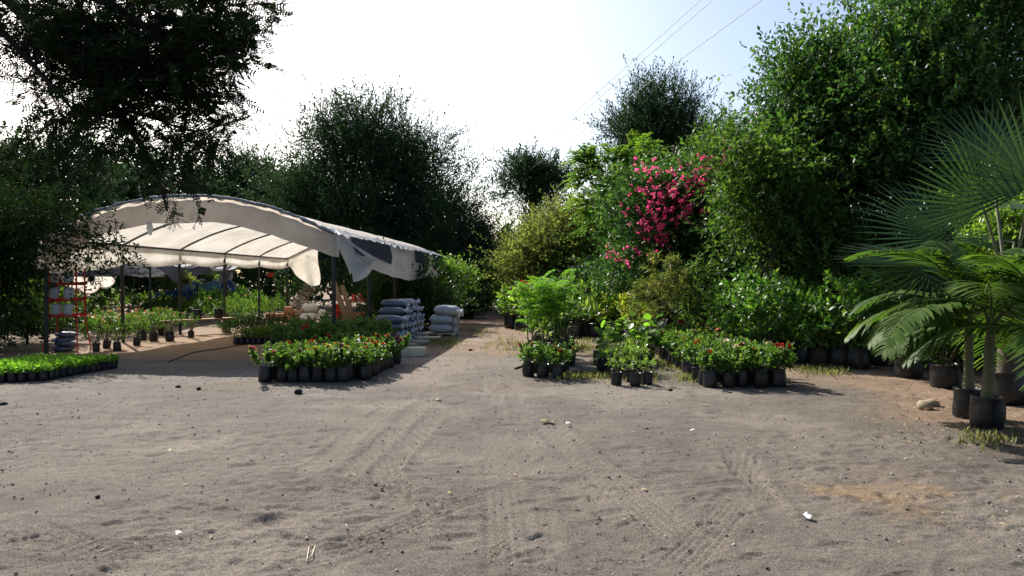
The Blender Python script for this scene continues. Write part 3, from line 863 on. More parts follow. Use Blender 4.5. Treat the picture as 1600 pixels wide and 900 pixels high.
# overhanging tamarind branch, close to the camera at upper left; its trunk stands outside the frame
def tamarind():
    g, w = G(), G()
    K = .77
    base = np.array([-6.0, 4.4, -.05])
    crotch = np.array([-5.4, 4.5, 2.9])
    tube(bez(base, np.array([-7.3, 5.6, 1.6]), crotch, 8), np.linspace(.26, .17, 8), 9, True, w)
    anchors = []

    def px(x, y, Y):
        return pt(x, y, Y * K)
    limbs = [[(-330, -60, 6.0), (-60, -90, 5.9), (120, -20, 5.8), (250, 60, 5.8), (330, 150, 5.8)],
             [(-330, -60, 6.0), (-80, -30, 6.3), (60, 50, 6.3), (180, 170, 6.2), (240, 260, 6.1), (262, 330, 6.1)],
             [(-330, -60, 6.0), (-50, -130, 6.3), (180, -110, 6.3), (360, -60, 6.2), (470, -20, 6.2)],
             [(-330, -60, 6.0), (-160, -50, 5.6), (-20, 30, 5.6), (60, 110, 5.6), (140, 200, 5.6)],
             [(180, 170, 6.2), (240, 185, 6.1), (300, 205, 6.0), (350, 195, 6.0), (392, 182, 6.0)],
             [(250, 60, 5.8), (310, 90, 5.9), (350, 85, 5.9), (385, 90, 5.9)]]
    cl = []
    for li, L in enumerate(limbs):
        q = np.array([px(*p) for p in L])
        q[0] = crotch if li < 4 else q[0]
        t = np.linspace(0, len(q) - 1, 16); i0 = np.clip(t.astype(int), 0, len(q) - 2); f = (t - i0)[:, None]
        g0 = np.gradient(q, axis=0)
        c = (2 * f**3 - 3 * f**2 + 1) * q[i0] + (f**3 - 2 * f**2 + f) * g0[i0] + (3 * f**2 - 2 * f**3) * q[i0 + 1] + (f**3 - f**2) * g0[i0 + 1]
        r0 = (.06, .05, .05, .04, .008, .008)[li]
        tube(c, np.linspace(r0, .006, 16), 6, False, w)
        cl.append(c)
    allp = np.concatenate([c[4:] for c in cl[:4]] + cl[4:])
    # hanging twigs with bipinnate leaves; dense in the dark heart, loose at the rim
    zones = [(200, 30, 125, 70, 125, 6.0), (130, 105, 80, 70, 85, 5.9), (235, 130, 85, 65, 85, 6.1), (290, 60, 80, 55, 80, 5.9), (90, 30, 60, 40, 34, 5.8), (255, 215, 55, 35, 18, 6.1), (160, 195, 70, 30, 26, 5.9), (390, 20, 60, 20, 14, 6.1), (360, 60, 34, 40, 14, 6.0),
             (340, 30, 60, 30, 24, 6.0), (20, 20, 40, 30, 8, 5.7), (320, 200, 50, 26, 14, 6.0), (365, 184, 30, 14, 9, 6.0), (300, 250, 34, 40, 9, 6.0), (345, 150, 40, 16, 9, 5.9), (240, 262, 36, 36, 7, 6.1), (190, 235, 60, 24, 9, 6.0), (300, 120, 60, 40, 30, 5.9), (380, 10, 50, 14, 10, 6.1), (160, -40, 200, 34, 70, 6.2), (-40, 60, 50, 60, 30, 6.0), (60, 60, 50, 50, 34, 6.1), (180, 80, 110, 75, 95, 6.4), (350, 95, 36, 30, 12, 5.9),
             (262, 290, 26, 24, 5, 6.1), (60, 205, 60, 34, 20, 6.0)]
    TP, TD, TL = [], [], []
    for x, y, rx, ry, n, Y in zones:
        for _ in range(n):
            a = R.random() * 6.28; q = R.random() ** .5
            e = pt(x + rx * q * math.cos(a), y + ry * q * math.sin(a), (Y + R.normal(0, .35)) * K)
            j = allp[np.argsort(((allp - e) ** 2).sum(1))[R.integers(0, 4)]]
            ln = np.linalg.norm(e - j)
            mid = (e + j) / 2 + np.array([0, 0, .10 * ln]) + R.normal(0, .06 * ln + .01, 3)
            tw = bez(j, mid, e, 6)
            tube(tw, np.linspace(.0045, .0018, 6), 3, False, w)
            d = nrm(tw[-1] - tw[-3])
            # end spray: short twig carrying leaves on both sides
            L = R.uniform(.14, .30)
            d = nrm(d + R.normal(0, .5, 3) + np.array([.15, -.05, -.35]))
            TP.append(e); TD.append(d); TL.append(L)
            tube(np.array([e, e + d * L * .5 - np.array([0, 0, .01]), e + d * L - np.array([0, 0, .04])]), .0022, 3, False, w)
    TP, TD, TL = np.array(TP), np.array(TD), np.array(TL) * K
    n = len(TP); k = 14
    t = ((np.arange(k) + .5) / k).reshape(1, k, 1)
    P = TP[:, None] + TD[:, None] * TL[:, None, None] * t - np.array([0, 0, .04]) * t * t
    S = nrm(np.cross(TD, R.normal(0, .4, (n, 3)) + np.array([0, 0, 1.0])))[:, None] * np.where(np.arange(k) % 2, 1, -1).reshape(1, k, 1)
    FD = nrm(TD[:, None] * .65 + S * .8 + R.normal(0, .3, P.shape) + np.array([0, 0, -.25]))
    P = P.reshape(-1, 3); FD = FD.reshape(-1, 3)
    FN = nrm(R.normal(0, .5, P.shape) + np.array([0, -.2, 1.0]))
    FL = R.uniform(.05, .11, len(P))
    kk = 6
    tt = ((np.arange(kk) + .8) / kk).reshape(1, kk, 1)
    sx = nrm(np.cross(FD, FN))[:, None]
    for s in (-1, 1):
        pp = P[:, None] + FD[:, None] * FL[:, None, None] * tt
        dr = sx * s + FD[:, None] * .35
        leaves(g, pp, dr + 0 * pp, np.broadcast_to(FN[:, None], pp.shape), np.repeat(FL * .22, kk) * R.uniform(.7, 1.15, len(P) * kk), .52, (np.array([(-.4, 0, 0), (.4, 0, 0), (.5, 1, 0), (-.5, 1, 0)], float), np.array([(0, 1, 2, 3)])),
               np.repeat(R.random(len(P)), kk))
    for G_ in (g, w):
        for v in G_.V:
            v -= np.array([base[0], base[1], 0])
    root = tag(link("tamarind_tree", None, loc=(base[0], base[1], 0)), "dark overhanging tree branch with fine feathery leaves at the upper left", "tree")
    link("trunk", w.mesh("tamarind_trunk", M['silhouettebark'], True), root)
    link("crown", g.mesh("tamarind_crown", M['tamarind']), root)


tamarind()
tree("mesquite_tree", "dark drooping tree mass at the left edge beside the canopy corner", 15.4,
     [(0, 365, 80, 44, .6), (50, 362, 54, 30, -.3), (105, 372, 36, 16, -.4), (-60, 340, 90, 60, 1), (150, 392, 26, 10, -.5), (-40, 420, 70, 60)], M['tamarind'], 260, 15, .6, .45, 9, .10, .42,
     base=(-13.2, 16.6, -.05), top=(-12.6, 16.4, 3.0), rad=.22, nl=36, spikes=.3, up=.1, droop=.3, zmin=.8)

# ------------------------------------------------------------------ arched shade canopy
EAVE, RISE = 2.39, .80


def arch_z(u):
    return EAVE + RISE * (1 - np.abs(2 * u - 1) ** 2.1)


def canopy():
    root = tag(link("shade_canopy", None, loc=(CAN_O[0], CAN_O[1], 0), rot=(0, 0, -CAN_A)),
               "long arched shade canopy of pale translucent tarp on dark steel posts", "canopy")
    bay = CAN_L / BAYS
    post = tube([(0, 0, -.1), (0, 0, .8), (0, 0, 1.6), (0, 0, EAVE)], .042, 8).mesh("canopy_post", M['steel'], True)
    for i in range(BAYS + 1):
        for x in (0, CAN_W):
            link("post", post, root, (x, i * bay, 0), (R.normal(0, .006), R.normal(0, .006), 0))
    u = np.linspace(0, 1, 25)
    rib = tube(np.stack([u * CAN_W, 0 * u, arch_z(u)], 1), .026, 6).mesh("canopy_rib", M['rib'], True)
    for i in range(BAYS + 1):
        link("arch_rib", rib, root, (0, i * bay, 0))
    beam = tube([(0, -.05, 0), (0, CAN_L * .5, 0), (0, CAN_L + .05, 0)], .03, 6).mesh("canopy_beam", M['steel'], True)
    for x in (0, CAN_W):
        link("eave_beam", beam, root, (x, 0, EAVE))
    # roof: one sheet of tarp per bay, sagging a little between the ribs
    for b in range(BAYS):
        def f(u, v, b=b):
            uu = -.012 + 1.024 * u
            y = (b + v) * bay
            z = arch_z(np.clip(uu, 0, 1)) + .035 - .05 * np.sin(np.pi * v) * (1 - .3 * np.abs(2 * u - 1)) + .012 * vnoise(u * 14, v * 7 + b * 9, 0, 50)
            return np.stack([uu * CAN_W, y, z], -1)
        link("roof_sheet", sheet(f, 40, 12).mesh("canopy_roof", M['tarp'], True), root)
    # hanging gable band at the front, scalloped and creased
    def band(u, v):
        uu = -.02 + 1.04 * u
        top = arch_z(np.clip(uu, 0, 1)) + .05
        low = top - (.50 + .03 * vnoise(u * 9, u * 0, 0, 51) + .035 * np.abs(np.sin(u * 16)) + .16 * ss(.25, 0, u)) * (1 - .15 * ss(.8, 1, u))
        z = top + (low - top) * v
        y = -.06 - .03 * v + .03 * v * vnoise(u * 18, v * 2, 0, 52) + .012 * np.sin(u * 90)
        return np.stack([uu * CAN_W, y, z], -1)
    link("gable_band", sheet(band, 90, 7).mesh("canopy_band", M['band'], True), root)
    flap = sheet(lambda u, v: np.stack([2.32 + .16 * (u - .5) * (1 - .8 * np.abs(v - .45) * 1.6) + .05 * v, -.13 - .03 * v + 0 * u, 2.72 + .02 * u - .28 * v], -1), 5, 7)
    link("torn_flap", flap.mesh("canopy_flap", M['tarp'], True), root)
    # rough rolled net edge over the front arch and along the right eave
    u = np.linspace(-.01, 1.01, 120)
    zz = arch_z(np.clip(u, 0, 1)) + .075 + .012 * vnoise(u * 60, u * 0, 0, 53)
    p = np.stack([u * CAN_W, -.05 + .02 * vnoise(u * 40, u * 0, 0, 54), zz], 1)
    link("net_edge", tube(p, .034 + .014 * vnoise(u * 90, u * 0, 0, 55), 7).mesh("canopy_edge", M['netedge'], True), root)
    def strip(u, v):
        y = -.1 + (CAN_L + .3) * u
        x = CAN_W + .10 - .45 * v
        z = arch_z(np.clip(x / CAN_W, 0, 1)) + .075 + .025 * vnoise(y * 6, v * 5, 0, 56) + .02 * vnoise(y * 19, v * 9, 0, 57)
        return np.stack([x + .02 * vnoise(y * 5, v * 0, 0, 58), y, z], -1)
    link("net_strip", sheet(strip, 150, 8).mesh("canopy_strip", M['netedge'], True), root)
    # right side curtain with black net pieces sewn on
    XC = CAN_W + .12
    def curt(u, v, off=0.0):
        y = .25 + (CAN_L - .3) * u
        low = 1.60 + .05 * np.sin(u * 11) + .05 * vnoise(u * 6, u * 0, 0, 60) - .09 * ss(.10, 0, u) + .10 * np.exp(-((u - .13) / .06) ** 2)
        top = EAVE + .06
        x = XC + off + (.05 + .05 * np.sin(u * 34) + .04 * vnoise(u * 22, v * 2, 0, 61)) * v + .16 * v * ss(.5, 0, u)
        return np.stack([x, y + .06 * v * np.sin(u * 20), top + (low - top) * v], -1)
    link("side_curtain", sheet(curt, 110, 9).mesh("canopy_curtain", M['curtain'], True), root)
    for u0, u1, dep, sd in ((.03, .31, .50, 1), (.54, .72, .50, 2), (.75, .975, .74, 3)):
        def pat(u, v, u0=u0, u1=u1, dep=dep, sd=sd):
            uu = u0 + (u1 - u0) * (u + .012 * vnoise(v * 9, u * 3, 0, 70 + sd) * np.where(np.abs(u - .5) > .45, 1, 0) * 3)
            vv = v * (dep + .10 * vnoise(u * 6, u * 0, 0, 73 + sd) + (.22 * (u - .5) if sd == 1 else .12 * (u - .5)))
            return curt(np.clip(uu, 0, 1), np.clip(vv, 0, 1.05), .02 + .006 * sd)
        link("net_patch", sheet(pat, 34, 9).mesh("canopy_net_patch", M['net'], True), root)
    # front corner of the curtain gathered and tied back to the post
    def fold(u, v):
        a = np.array([CAN_W + .05, -.10, 2.58]); b = np.array([CAN_W + .06, -.08, 2.28])
        c = np.array([XC + .24, 2.2, 2.02]); d = np.array([XC + .08, .30, 1.62])
        P = (1 - u)[..., None] * ((1 - v)[..., None] * a + v[..., None] * b) + u[..., None] * ((1 - v)[..., None] * c + v[..., None] * d)
        P[..., 0] += .07 * np.sin(v * 17 + u * 3) * u * (1 - .3 * u) + .05 * np.sin(np.pi * u)
        P[..., 2] -= .10 * np.sin(np.pi * u) * (1 - v)
        return P
    link("gathered_corner", sheet(fold, 18, 30).mesh("canopy_fold", M['curtain'], True), root)
    # tarp hanging along the left eave in shallow swags, one per bay
    for b in range(BAYS):
        d0, d1 = (.72, .46, .38, .36, .34, .34)[b:b + 2]
        def sw(u, v, b=b, d0=d0, d1=d1):
            low = EAVE - (d0 + (d1 - d0) * u) - .07 * np.sin(np.pi * u) - .03 * vnoise(u * 4 + b * 3, u * 0, 0, 80)
            z = EAVE - .03 + (low - EAVE + .03) * v
            x = .05 + .05 * v * np.sin(u * 8 + b) + .06 * np.sin(v * 7) * v
            return np.stack([x, (b + u) * bay, z], -1)
        link("swag", sheet(sw, 20, 9).mesh("canopy_swag", M['tarp'], True), root)
    def rear(u, v):
        x = -.1 + 1.35 * u
        low = 2.15 - .8 * ss(0, .8, u) + .1 * vnoise(u * 5, u * 0, 0, 83)
        top = arch_z(np.clip(x / CAN_W, 0, 1)) - .02
        return np.stack([x + .10 * np.sin(v * 5 + u * 4) * v, CAN_L - .05 + .09 * np.sin(u * 13) * v, top + (low - top) * v], -1)
    link("rear_curtain", sheet(rear, 24, 12).mesh("canopy_rear", M['tarp'], True), root)
    return root


canopy()

# neighbouring dark net shelter to the left, seen through the canopy
def net_shelter():
    root = tag(link("net_shelter", None, loc=(-12.2, 25, 0)), "dark grey net shelter on thin posts left behind the canopy", "shelter")
    P = [(.4, -1.0), (-.2, 4.0), (-.8, 8.5), (-4.5, -1.0), (-5.0, 8.5)]
    me = tube([(0, 0, -.1), (0, 0, 1.2), (0, 0, 2.35)], .035, 7).mesh("shelter_post", M['steel'], True)
    for x, y in P:
        link("post", me, root, (x, y, 0))
    def f(u, v):
        x = .55 - 5.6 * u - .7 * v; y = -1.2 + 10 * v
        z = 2.30 - .34 * np.sin(np.pi * ((v * 2) % 1)) - .25 * np.sin(np.pi * u) + .05 * vnoise(u * 6, v * 9, 0, 90)
        return np.stack([x, y, z], -1)
    link("net_roof", sheet(f, 20, 30).mesh("shelter_net", M['greynet'], True), root)
    def f2(u, v):
        y = -1.1 + 9.7 * u; x = .5 - .14 * y * .9
        return np.stack([x + .05 * np.sin(u * 20) * v, y, 2.28 - .25 * np.sin(np.pi * ((u * 2) % 1)) - v * (.35 + .3 * np.sin(u * 5) ** 2)], -1)
    link("net_valance", sheet(f2, 40, 6).mesh("shelter_valance", M['greynet'], True), root)


net_shelter()


def side_awning():
    root = tag(link("shade_cloth", None, loc=(-12.6, 18.2, 0)), "sagging grey shade cloth on posts at the far left edge", "shade cloth")
    me = tube([(0, 0, -.1), (0, 0, 1.2), (0, 0, 2.12)], .035, 7).mesh("cloth_post", M['steel'], True)
    for x, y in ((-1.9, -.6), (1.0, -.6), (-1.9, 1.8), (1.0, 1.8)):
        link("post", me, root, (x, y, 0))
    def f(u, v):
        x = -2.0 + 3.1 * u; y = -.7 + 2.6 * v
        z = 2.13 - .22 * np.sin(np.pi * u) * (.6 + .4 * v) + .05 * vnoise(u * 9, v * 6, 0, 92)
        return np.stack([x, y, z], -1)
    link("cloth", sheet(f, 24, 16).mesh("cloth_sheet", M['greynet'], True), root)
    def f2(u, v):
        x = -2.0 + 3.1 * u
        z = 2.13 - .22 * np.sin(np.pi * u) * .6 - v * (.20 + .06 * np.sin(u * 9))
        return np.stack([x, -.72 - .05 * v + .05 * np.sin(u * 22) * v, z], -1)
    link("valance", sheet(f2, 30, 6).mesh("cloth_valance", M['tarp'], True), root)


side_awning()


# ------------------------------------------------------------------ sacks
def sack_geo(L, W, H, seed, neck=True):
    g = G()
    n, s = 13, 16
    t = np.linspace(0, 1, n); th = np.arange(s) / s * 2 * np.pi
    env = np.clip(1 - np.abs(2 * t - 1) ** 4.5, .02, 1) ** .55
    env[0] = .05
    X = -L / 2 + L * t
    c, sn = np.cos(th), np.sin(th)
    sq = lambda v, p: np.sign(v) * np.abs(v) ** p
    Yv = W / 2 * sq(c, .7)[None] * (.72 + .28 * env)[:, None]
    Zv = H / 2 * sq(sn, .85)[None] * env[:, None]
    Zv = np.where(Zv < 0, Zv * .8, Zv)
    XX = np.broadcast_to(X[:, None], Yv.shape)
    wr = 1 + .05 * vnoise(XX * 9 + seed * 3, Yv * 12, Zv * 12, seed)
    V = np.stack([XX, Yv * wr, Zv * wr + H * .4], -1)
    i = np.arange(n - 1)[:, None]; j = np.arange(s)[None]; k = (j + 1) % s
    F = np.stack([i * s + j, (i + 1) * s + j, (i + 1) * s + k, i * s + k], -1).reshape(-1, 4)
    g.add(V, F[:, ::-1])
    return g


def neck_geo(seed, r=.055):
    g = G()
    x = np.linspace(0, 1, 6); th = np.arange(12) / 12 * 2 * np.pi
    rr = np.array([.9, .45, .35, .8, 1.15, 1.0])[:, None] * r * (1 + .35 * np.sin(th * 5 + seed)[None] * np.array([.2, .5, .5, .8, 1, 1])[:, None]) * (1 + .25 * vnoise(np.cos(th)[None] * 2 + seed, x[:, None] * 4 + np.sin(th), 0, seed))
    V = np.stack([np.broadcast_to((x * .11)[:, None], rr.shape) + .02 * vnoise(np.cos(th)[None] * 3, x[:, None] * 5, seed, 5), rr * np.cos(th), rr * np.sin(th)], -1)
    i = np.arange(5)[:, None]; j = np.arange(12)[None]; k = (j + 1) % 12
    F = np.stack([i * 12 + j, (i + 1) * 12 + j, (i + 1) * 12 + k, i * 12 + k], -1).reshape(-1, 4)
    g.add(V, F[:, ::-1])
    g.add(np.vstack([V[-1], V[-1].mean(0)]), [(12, q, (q + 1) % 12) for q in range(12)])
    return g


sb_me = [sack_geo(.62, .36, .21, s).mesh("sack_body", M['sackblue'], True) for s in range(4)]
sg_me = [sack_geo(.66, .40, .30, s + 9).mesh("grey_sack_body", M['sackgrey'], True) for s in range(3)]
nk_me = [neck_geo(s).mesh("sack_neck", M['neck'], True) for s in range(4)]
nkb_me = [neck_geo(s, .10).mesh("big_sack_neck", M['neck'], True) for s in range(3)]


def sack(loc, rz, bodies, necks, label, group, L, ry=0.0):
    i = R.integers(0, len(bodies)); j = R.integers(0, len(necks))
    root = tag(link("filled_sack", bodies[i], loc=loc, rot=(R.normal(0, .03), ry, rz)), label, "sack", group)
    link("tied_neck", necks[j], root, (L / 2 - .02, R.normal(0, .03), .09 + R.normal(0, .012)), (R.normal(0, 1), R.normal(0, .25), R.normal(0, .3)))
    return root


CN = ['nearest', 'second', 'third', 'fourth', 'fifth', 'sixth', 'seventh', 'eighth', 'rearmost']
for c, (n, dx) in enumerate(((4, 0), (4, .03), (5, .05), (6, .06), (6, .10), (6, .12), (6, .15), (6, .17), (5, .2))):
    for h in range(n):
        x, y = -3.0 + dx + R.normal(0, .025) + .04 * h * (c == 0), 17.2 + .345 * c + R.normal(0, .01)
        hn = 'topmost' if h == n - 1 else ('bottom' if h == 0 else ORD[h] + ' from ground')
        sack((x, y, .005 + h * .172), R.normal(0, .05), sb_me, nk_me, f"blue grey filled sack, {hn}, in the {CN[c]} column of the blue stack", "sacks in the blue grey stack", .62, R.normal(0, .03))
for c in range(2):
    for h in range(3):
        hn = ('bottom', 'middle', 'top')[h]
        sack((-1.98 + .06 * h - .05 * (h == 1) + .05 * c, 20.45 + .4 * c, .077 + .245 * h), R.normal(.02, .06), sg_me, nkb_me,
             f"silver grey filled sack, {hn} one in the {('front', 'rear')[c]} column beside the path", "silver grey sacks beside the path", .66, .04 * h)
# pallet under the grey sacks
pal = tag(link("wooden_pallet", None, loc=(-1.98, 20.62, 0)), "low weathered pallet under the silver grey sacks", "pallet")
slat = box((0, 0, .065), (.9, .12, .02)).mesh("pallet_slat", M['foam'])
run = box((0, 0, .0275), (.08, .85, .055)).mesh("pallet_runner", M['foam'])
for k in range(5):
    link("slat", slat, pal, (0, -.36 + .18 * k, 0))
for k in range(3):
    link("runner", run, pal, (-.36 + .36 * k, 0, 0))

# pale blocks and flat stones in front of the sacks
def slab_geo(sx, sy, sz, seed, mat, name):
    n = 14
    th = np.arange(n) / n * 2 * np.pi
    sq = lambda v: np.sign(v) * np.abs(v) ** .45
    rr = 1 + .08 * vnoise(np.cos(th) * 2 + seed, np.sin(th) * 2, 0, seed)
    ring = np.stack([sx / 2 * sq(np.cos(th)) * rr, sy / 2 * sq(np.sin(th)) * rr], 1)
    g = G(); V = []
    for z, s in ((0, .97), (sz * .5, 1.0), (sz * .93, .985), (sz, .95)):
        V.append(np.column_stack([ring * s, z + .06 * sz * vnoise(ring[:, 0] * 9 + seed, ring[:, 1] * 9, z * 9, seed)]))
    V = np.array(V)
    i = np.arange(3)[:, None]; j = np.arange(n)[None]; k = (j + 1) % n
    g.add(V, np.stack([i * n + j, i * n + k, (i + 1) * n + k, (i + 1) * n + j], -1).reshape(-1, 4))
    g.add(np.vstack([V[-1], V[-1].mean(0)]), [(n, q, (q + 1) % n) for q in range(n)])
    return g.mesh(name, mat)


x, y = at(642, 556)
tag(link("foam_block", slab_geo(.62, .34, .17, 3, M['foam'], "foam_block"), loc=(x, y, 0), rot=(0, 0, .12)), "long pale block lying beside the pink potted rose", "block")
x, y = at(628, 545)
tag(link("flat_stone", slab_geo(.5, .4, .10, 5, M['stone'], "flat_stone"), loc=(x + .05, y + .2, 0), rot=(0, 0, .4)), "brown flat stone behind the long pale block", "stone")
x, y = at(652, 538)
tag(link("flat_stone", slab_geo(.55, .5, .09, 8, M['stone'], "flat_stone"), loc=(x, y, 0), rot=(0, 0, -.2)), "brown flat stone leading towards the silver grey sacks", "stone")
x, y = at(668, 531)
tag(link("flat_stone", slab_geo(.7, .45, .08, 11, M['foam'], "flat_stone"), loc=(x, y, 0), rot=(0, 0, .1)), "pale flat slab just in front of the silver grey sacks", "stone")


# ------------------------------------------------------------------ red rack with bags
def rack():
    X0, Y0 = -9.62, 15.9
    root = tag(link("display_rack", None, loc=(X0, Y0, 0), rot=(0, 0, .06)), "tall red metal display rack by the front left canopy post", "rack")
    w, d = .58, .34
    up = tube([(0, 0, .72), (0, 0, 1.2), (0, 0, 1.78)], .016, 6).mesh("rack_upright", M['redpaint'], True)
    for sx in (-1, 1):
        for sy in (-1, 1):
            link("upright", up, root, (sx * w / 2, sy * d / 2, 0))
            leg = tube([(sx * w / 2, sy * d / 2, .72), (sx * (w / 2 + .04), sy * (d / 2 + .06), .36), (sx * (w / 2 + .07), sy * (d / 2 + .12), 0)], .014, 6)
            link("leg", leg.mesh("rack_leg", M['redpaint'], True), root)
    for z in (.75, 1.09, 1.43):
        sh = box((0, 0, 0), (w + .05, d + .04, .02))
        box((0, -d / 2 - .02, .035), (w + .06, .014, .06), sh); box((0, d / 2 + .02, .035), (w + .06, .014, .06), sh)
        link("shelf", sh.mesh("rack_shelf", M['redpaint']), root, (0, 0, z))
    fert = [sack_geo(.24, .18, .15, s + 20).mesh("small_bag", M['sackgrey'], True) for s in range(2)]
    for zi, z in enumerate((.76, 1.10, 1.44)):
        for sx in (-1, 1):
            tag(link("fertiliser_bag", fert[zi % 2], loc=(X0 + sx * .145, Y0 - .10, z + .135), rot=(0, -1.35 + R.normal(0, .06), math.pi / 2 + R.normal(0, .2)), scale=1.1),
                f"small grey bag on the {('bottom', 'middle', 'top')[zi]} shelf of the red rack, {'left' if sx < 0 else 'right'}", "bag", "bags on the red rack")
    big = [sack_geo(.42, .30, .13, s + 30).mesh("blue_bag", M['sackblue'], True) for s in range(2)]
    for k, (dx, dy, z, ry) in enumerate(((-.02, -.1, .005, 0), (.03, -.08, .105, .1), (-.02, -.06, .205, -.1), (.02, -.05, .305, .05))):
        tag(link("stacked_bag", big[k % 2], loc=(X0 + dx, Y0 + dy, z), rot=(0, ry, R.normal(1.2, .3))), f"bluish bag under the red rack, {('bottom', 'second from ground', 'third from ground', 'topmost')[k]} of its pile", "bag", "bags under the red rack")


rack()


# hanging wire basket frames at the front left of the canopy
def wire_basket(x, y, Y, r, label):
    c = pt(x, y, Y)
    root = tag(link("hanging_basket", None, loc=(c[0], c[1], c[2])), label, "hanging basket", "hanging wire baskets by the red rack")
    th = np.linspace(0, 2 * np.pi, 29)
    tube(np.stack([r * np.cos(th), r * np.sin(th), 0 * th], 1), .008, 5, False)
    rg = tube(np.stack([r * np.cos(th), r * np.sin(th), 0 * th], 1), .009, 5, False)
    link("rim", rg.mesh("basket_rim", M['wire'], True), root)
    prof = [(r * .98, 0), (r * .93, -.09), (r * .75, -.19), (r * .45, -.26), (.02, -.29)]
    link("liner", lathe(prof, 20).mesh("basket_liner", M['tarp'], True), root)
    wr = G()
    for k in range(3):
        a = k * 2.094 + .4
        tube([(r * math.cos(a), r * math.sin(a), 0), (r * .5 * math.cos(a), r * .5 * math.sin(a), .2), (0, 0, .42)], .005, 4, False, wr)
        tube([(r * math.cos(a), r * math.sin(a), 0), (r * .8 * math.cos(a), r * .8 * math.sin(a), -.18), (0, 0, -.3)], .006, 4, False, wr)
    t = np.linspace(0, 4.9, 9)
    tube(np.stack([.035 * np.sin(t), 0 * t, .455 - .035 * np.cos(t)], 1), .006, 4, False, wr)
    link("hanger", wr.mesh("basket_hanger", M['wire'], True), root)


wire_basket(117, 432, 16.4, .27, "large hanging wire basket behind the top of the red rack")
wire_basket(139, 440, 16.9, .25, "middle hanging wire basket right of the red rack")
wire_basket(164, 432, 17.6, .24, "hanging wire basket farthest right of the red rack")


# ------------------------------------------------------------------ stored goods under the canopy
def egg_trays():
    root = tag(link("tray_stack", None, loc=(-8.15, 27.6, .55), rot=(0, math.radians(38), .15)), "leaning tower of pulp seedling trays beside the white sacks", "trays")
    n = 12
    for k in range(n):
        g = G()
        s = .40
        def f(u, v, k=k):
            return np.stack([(u - .5) * s * 1.1, (v - .5) * s, .035 * np.sin(u * 19) * np.sin(v * 19)], -1)
        sheet(f, 14, 14, g)
        link("tray", g.mesh("pulp_tray", M['card'], True) if k == 0 else bpy.data.meshes["pulp_tray"], root, (.03 * math.sin(k * 1.7), .02 * math.cos(k * 2.3), .02 + k * .085), (R.normal(0, .04), R.normal(0, .04), R.normal(0, .08)))
    p = tag(link("wooden_crate", box((0, 0, .22), (.7, .5, .44), bev=.02).mesh("crate", M['wood'])), "wooden crate carrying the leaning seedling trays", "crate")
    p.location = (-7.95, 27.6, 0)


egg_trays()
pot_prof = [(.0, .012), (.085, .0), (.09, .02), (.125, .23), (.14, .235), (.14, .275), (.125, .275), (.115, .24), (.0, .235)]
tp_me = lathe(pot_prof, 18).mesh("terracotta_pot", M['terracotta'], True)
rp_me = lathe(pot_prof, 18).mesh("red_pot", M['redplastic'], True)
blk = box((0, 0, .14), (.34, .3, .28), bev=.02).mesh("terracotta_block", M['terracotta'])
for k, (x, yy, z, lab) in enumerate((
        (424, 500, 0, "square terracotta planter, left one of the low row before the trays"), (437, 501, 0, "square terracotta planter in the middle of the low row before the trays"),
        (452, 503, 0, "square terracotta planter nearest the leaning trays, under another"), (451, 503, .285, "square terracotta planter on top of another beside the trays"))):
    xx, y_ = at(x, yy)
    tag(link("square_planter", blk, loc=(xx, y_, z), rot=(0, 0, R.normal(0, .15))), lab, "planter", "square terracotta planters")
ws_me = [sack_geo(.55, .42, .36, s + 40).mesh("white_sack", M['whitesack'], True) for s in range(3)]
for k, (x, Y, z, sc, rx, lab) in enumerate((
        (482, 27.2, 0, 1.1, 0, "white woven sack at the bottom behind the standing sack"), (484, 27.3, .36, 1.0, 0, "white woven sack heaped on top beside the trays"),
        (497, 26.3, .24, .95, 1.45, "white woven sack standing upright right of the trays"), (520, 25.6, .02, 1.0, .3, "white woven sack lying just left of the front right post"),
        (536, 25.8, .22, 1.0, 1.4, "white woven sack standing behind the leaning plank"))):
    c = pt(x, 0, Y)
    tag(link("woven_sack", ws_me[k % 3], loc=(c[0], Y, z), rot=(0, rx, R.normal(0, .4)), scale=sc), lab, "sack", "white sacks under the canopy")


def storage_shelf():
    root = tag(link("storage_shelf", None, loc=(-5.15, 25.2, 0)), "low storage table with a pale top under the right canopy side", "table")
    link("top", box((0, 0, .82), (.95, .55, .03)).mesh("shelf_top", M['concrete']), root)
    lg = box((0, 0, .40), (.05, .05, .80)).mesh("shelf_leg", M['wood'])
    for sx in (-1, 1):
        for sy in (-1, 1):
            link("leg", lg, root, (sx * .42, sy * .22, 0))
    for k in range(3):
        tag(link("red_pot", rp_me, loc=(-5.4 + .25 * k, 25.15 + .05 * (k % 2), .836), rot=(math.pi, 0, k), scale=.85), f"red plastic pot on the storage table, {('left', 'middle', 'right')[k]} one", "pot", "red pots on the table").location.z = .836 + .275 * .85
    for k, (x, y) in enumerate(((-6.1, 25.7), (-5.95, 25.3), (-4.5, 25.9))):
        for h in range(3):
            tag(link("red_pot", rp_me, loc=(x, y, .01 + h * .21), rot=(0, 0, k + h), scale=1.1), f"red plastic pot {('at the bottom', 'in the middle', 'on top')[h]} of the {('left', 'middle', 'right')[k]} pot stack by the storage table", "pot", "stacked red pots")
    bw = lathe([(.02, 0), (.22, .01), (.34, .2), (.40, .42), (.42, .5), (.39, .5), (.36, .42), (.0, .36)], 20).mesh("clay_bowl", M['terracotta'], True)
    tag(link("clay_bowl", bw, loc=(-4.85, 23.6, 0)), "big terracotta bowl behind the leaning plank", "bowl")


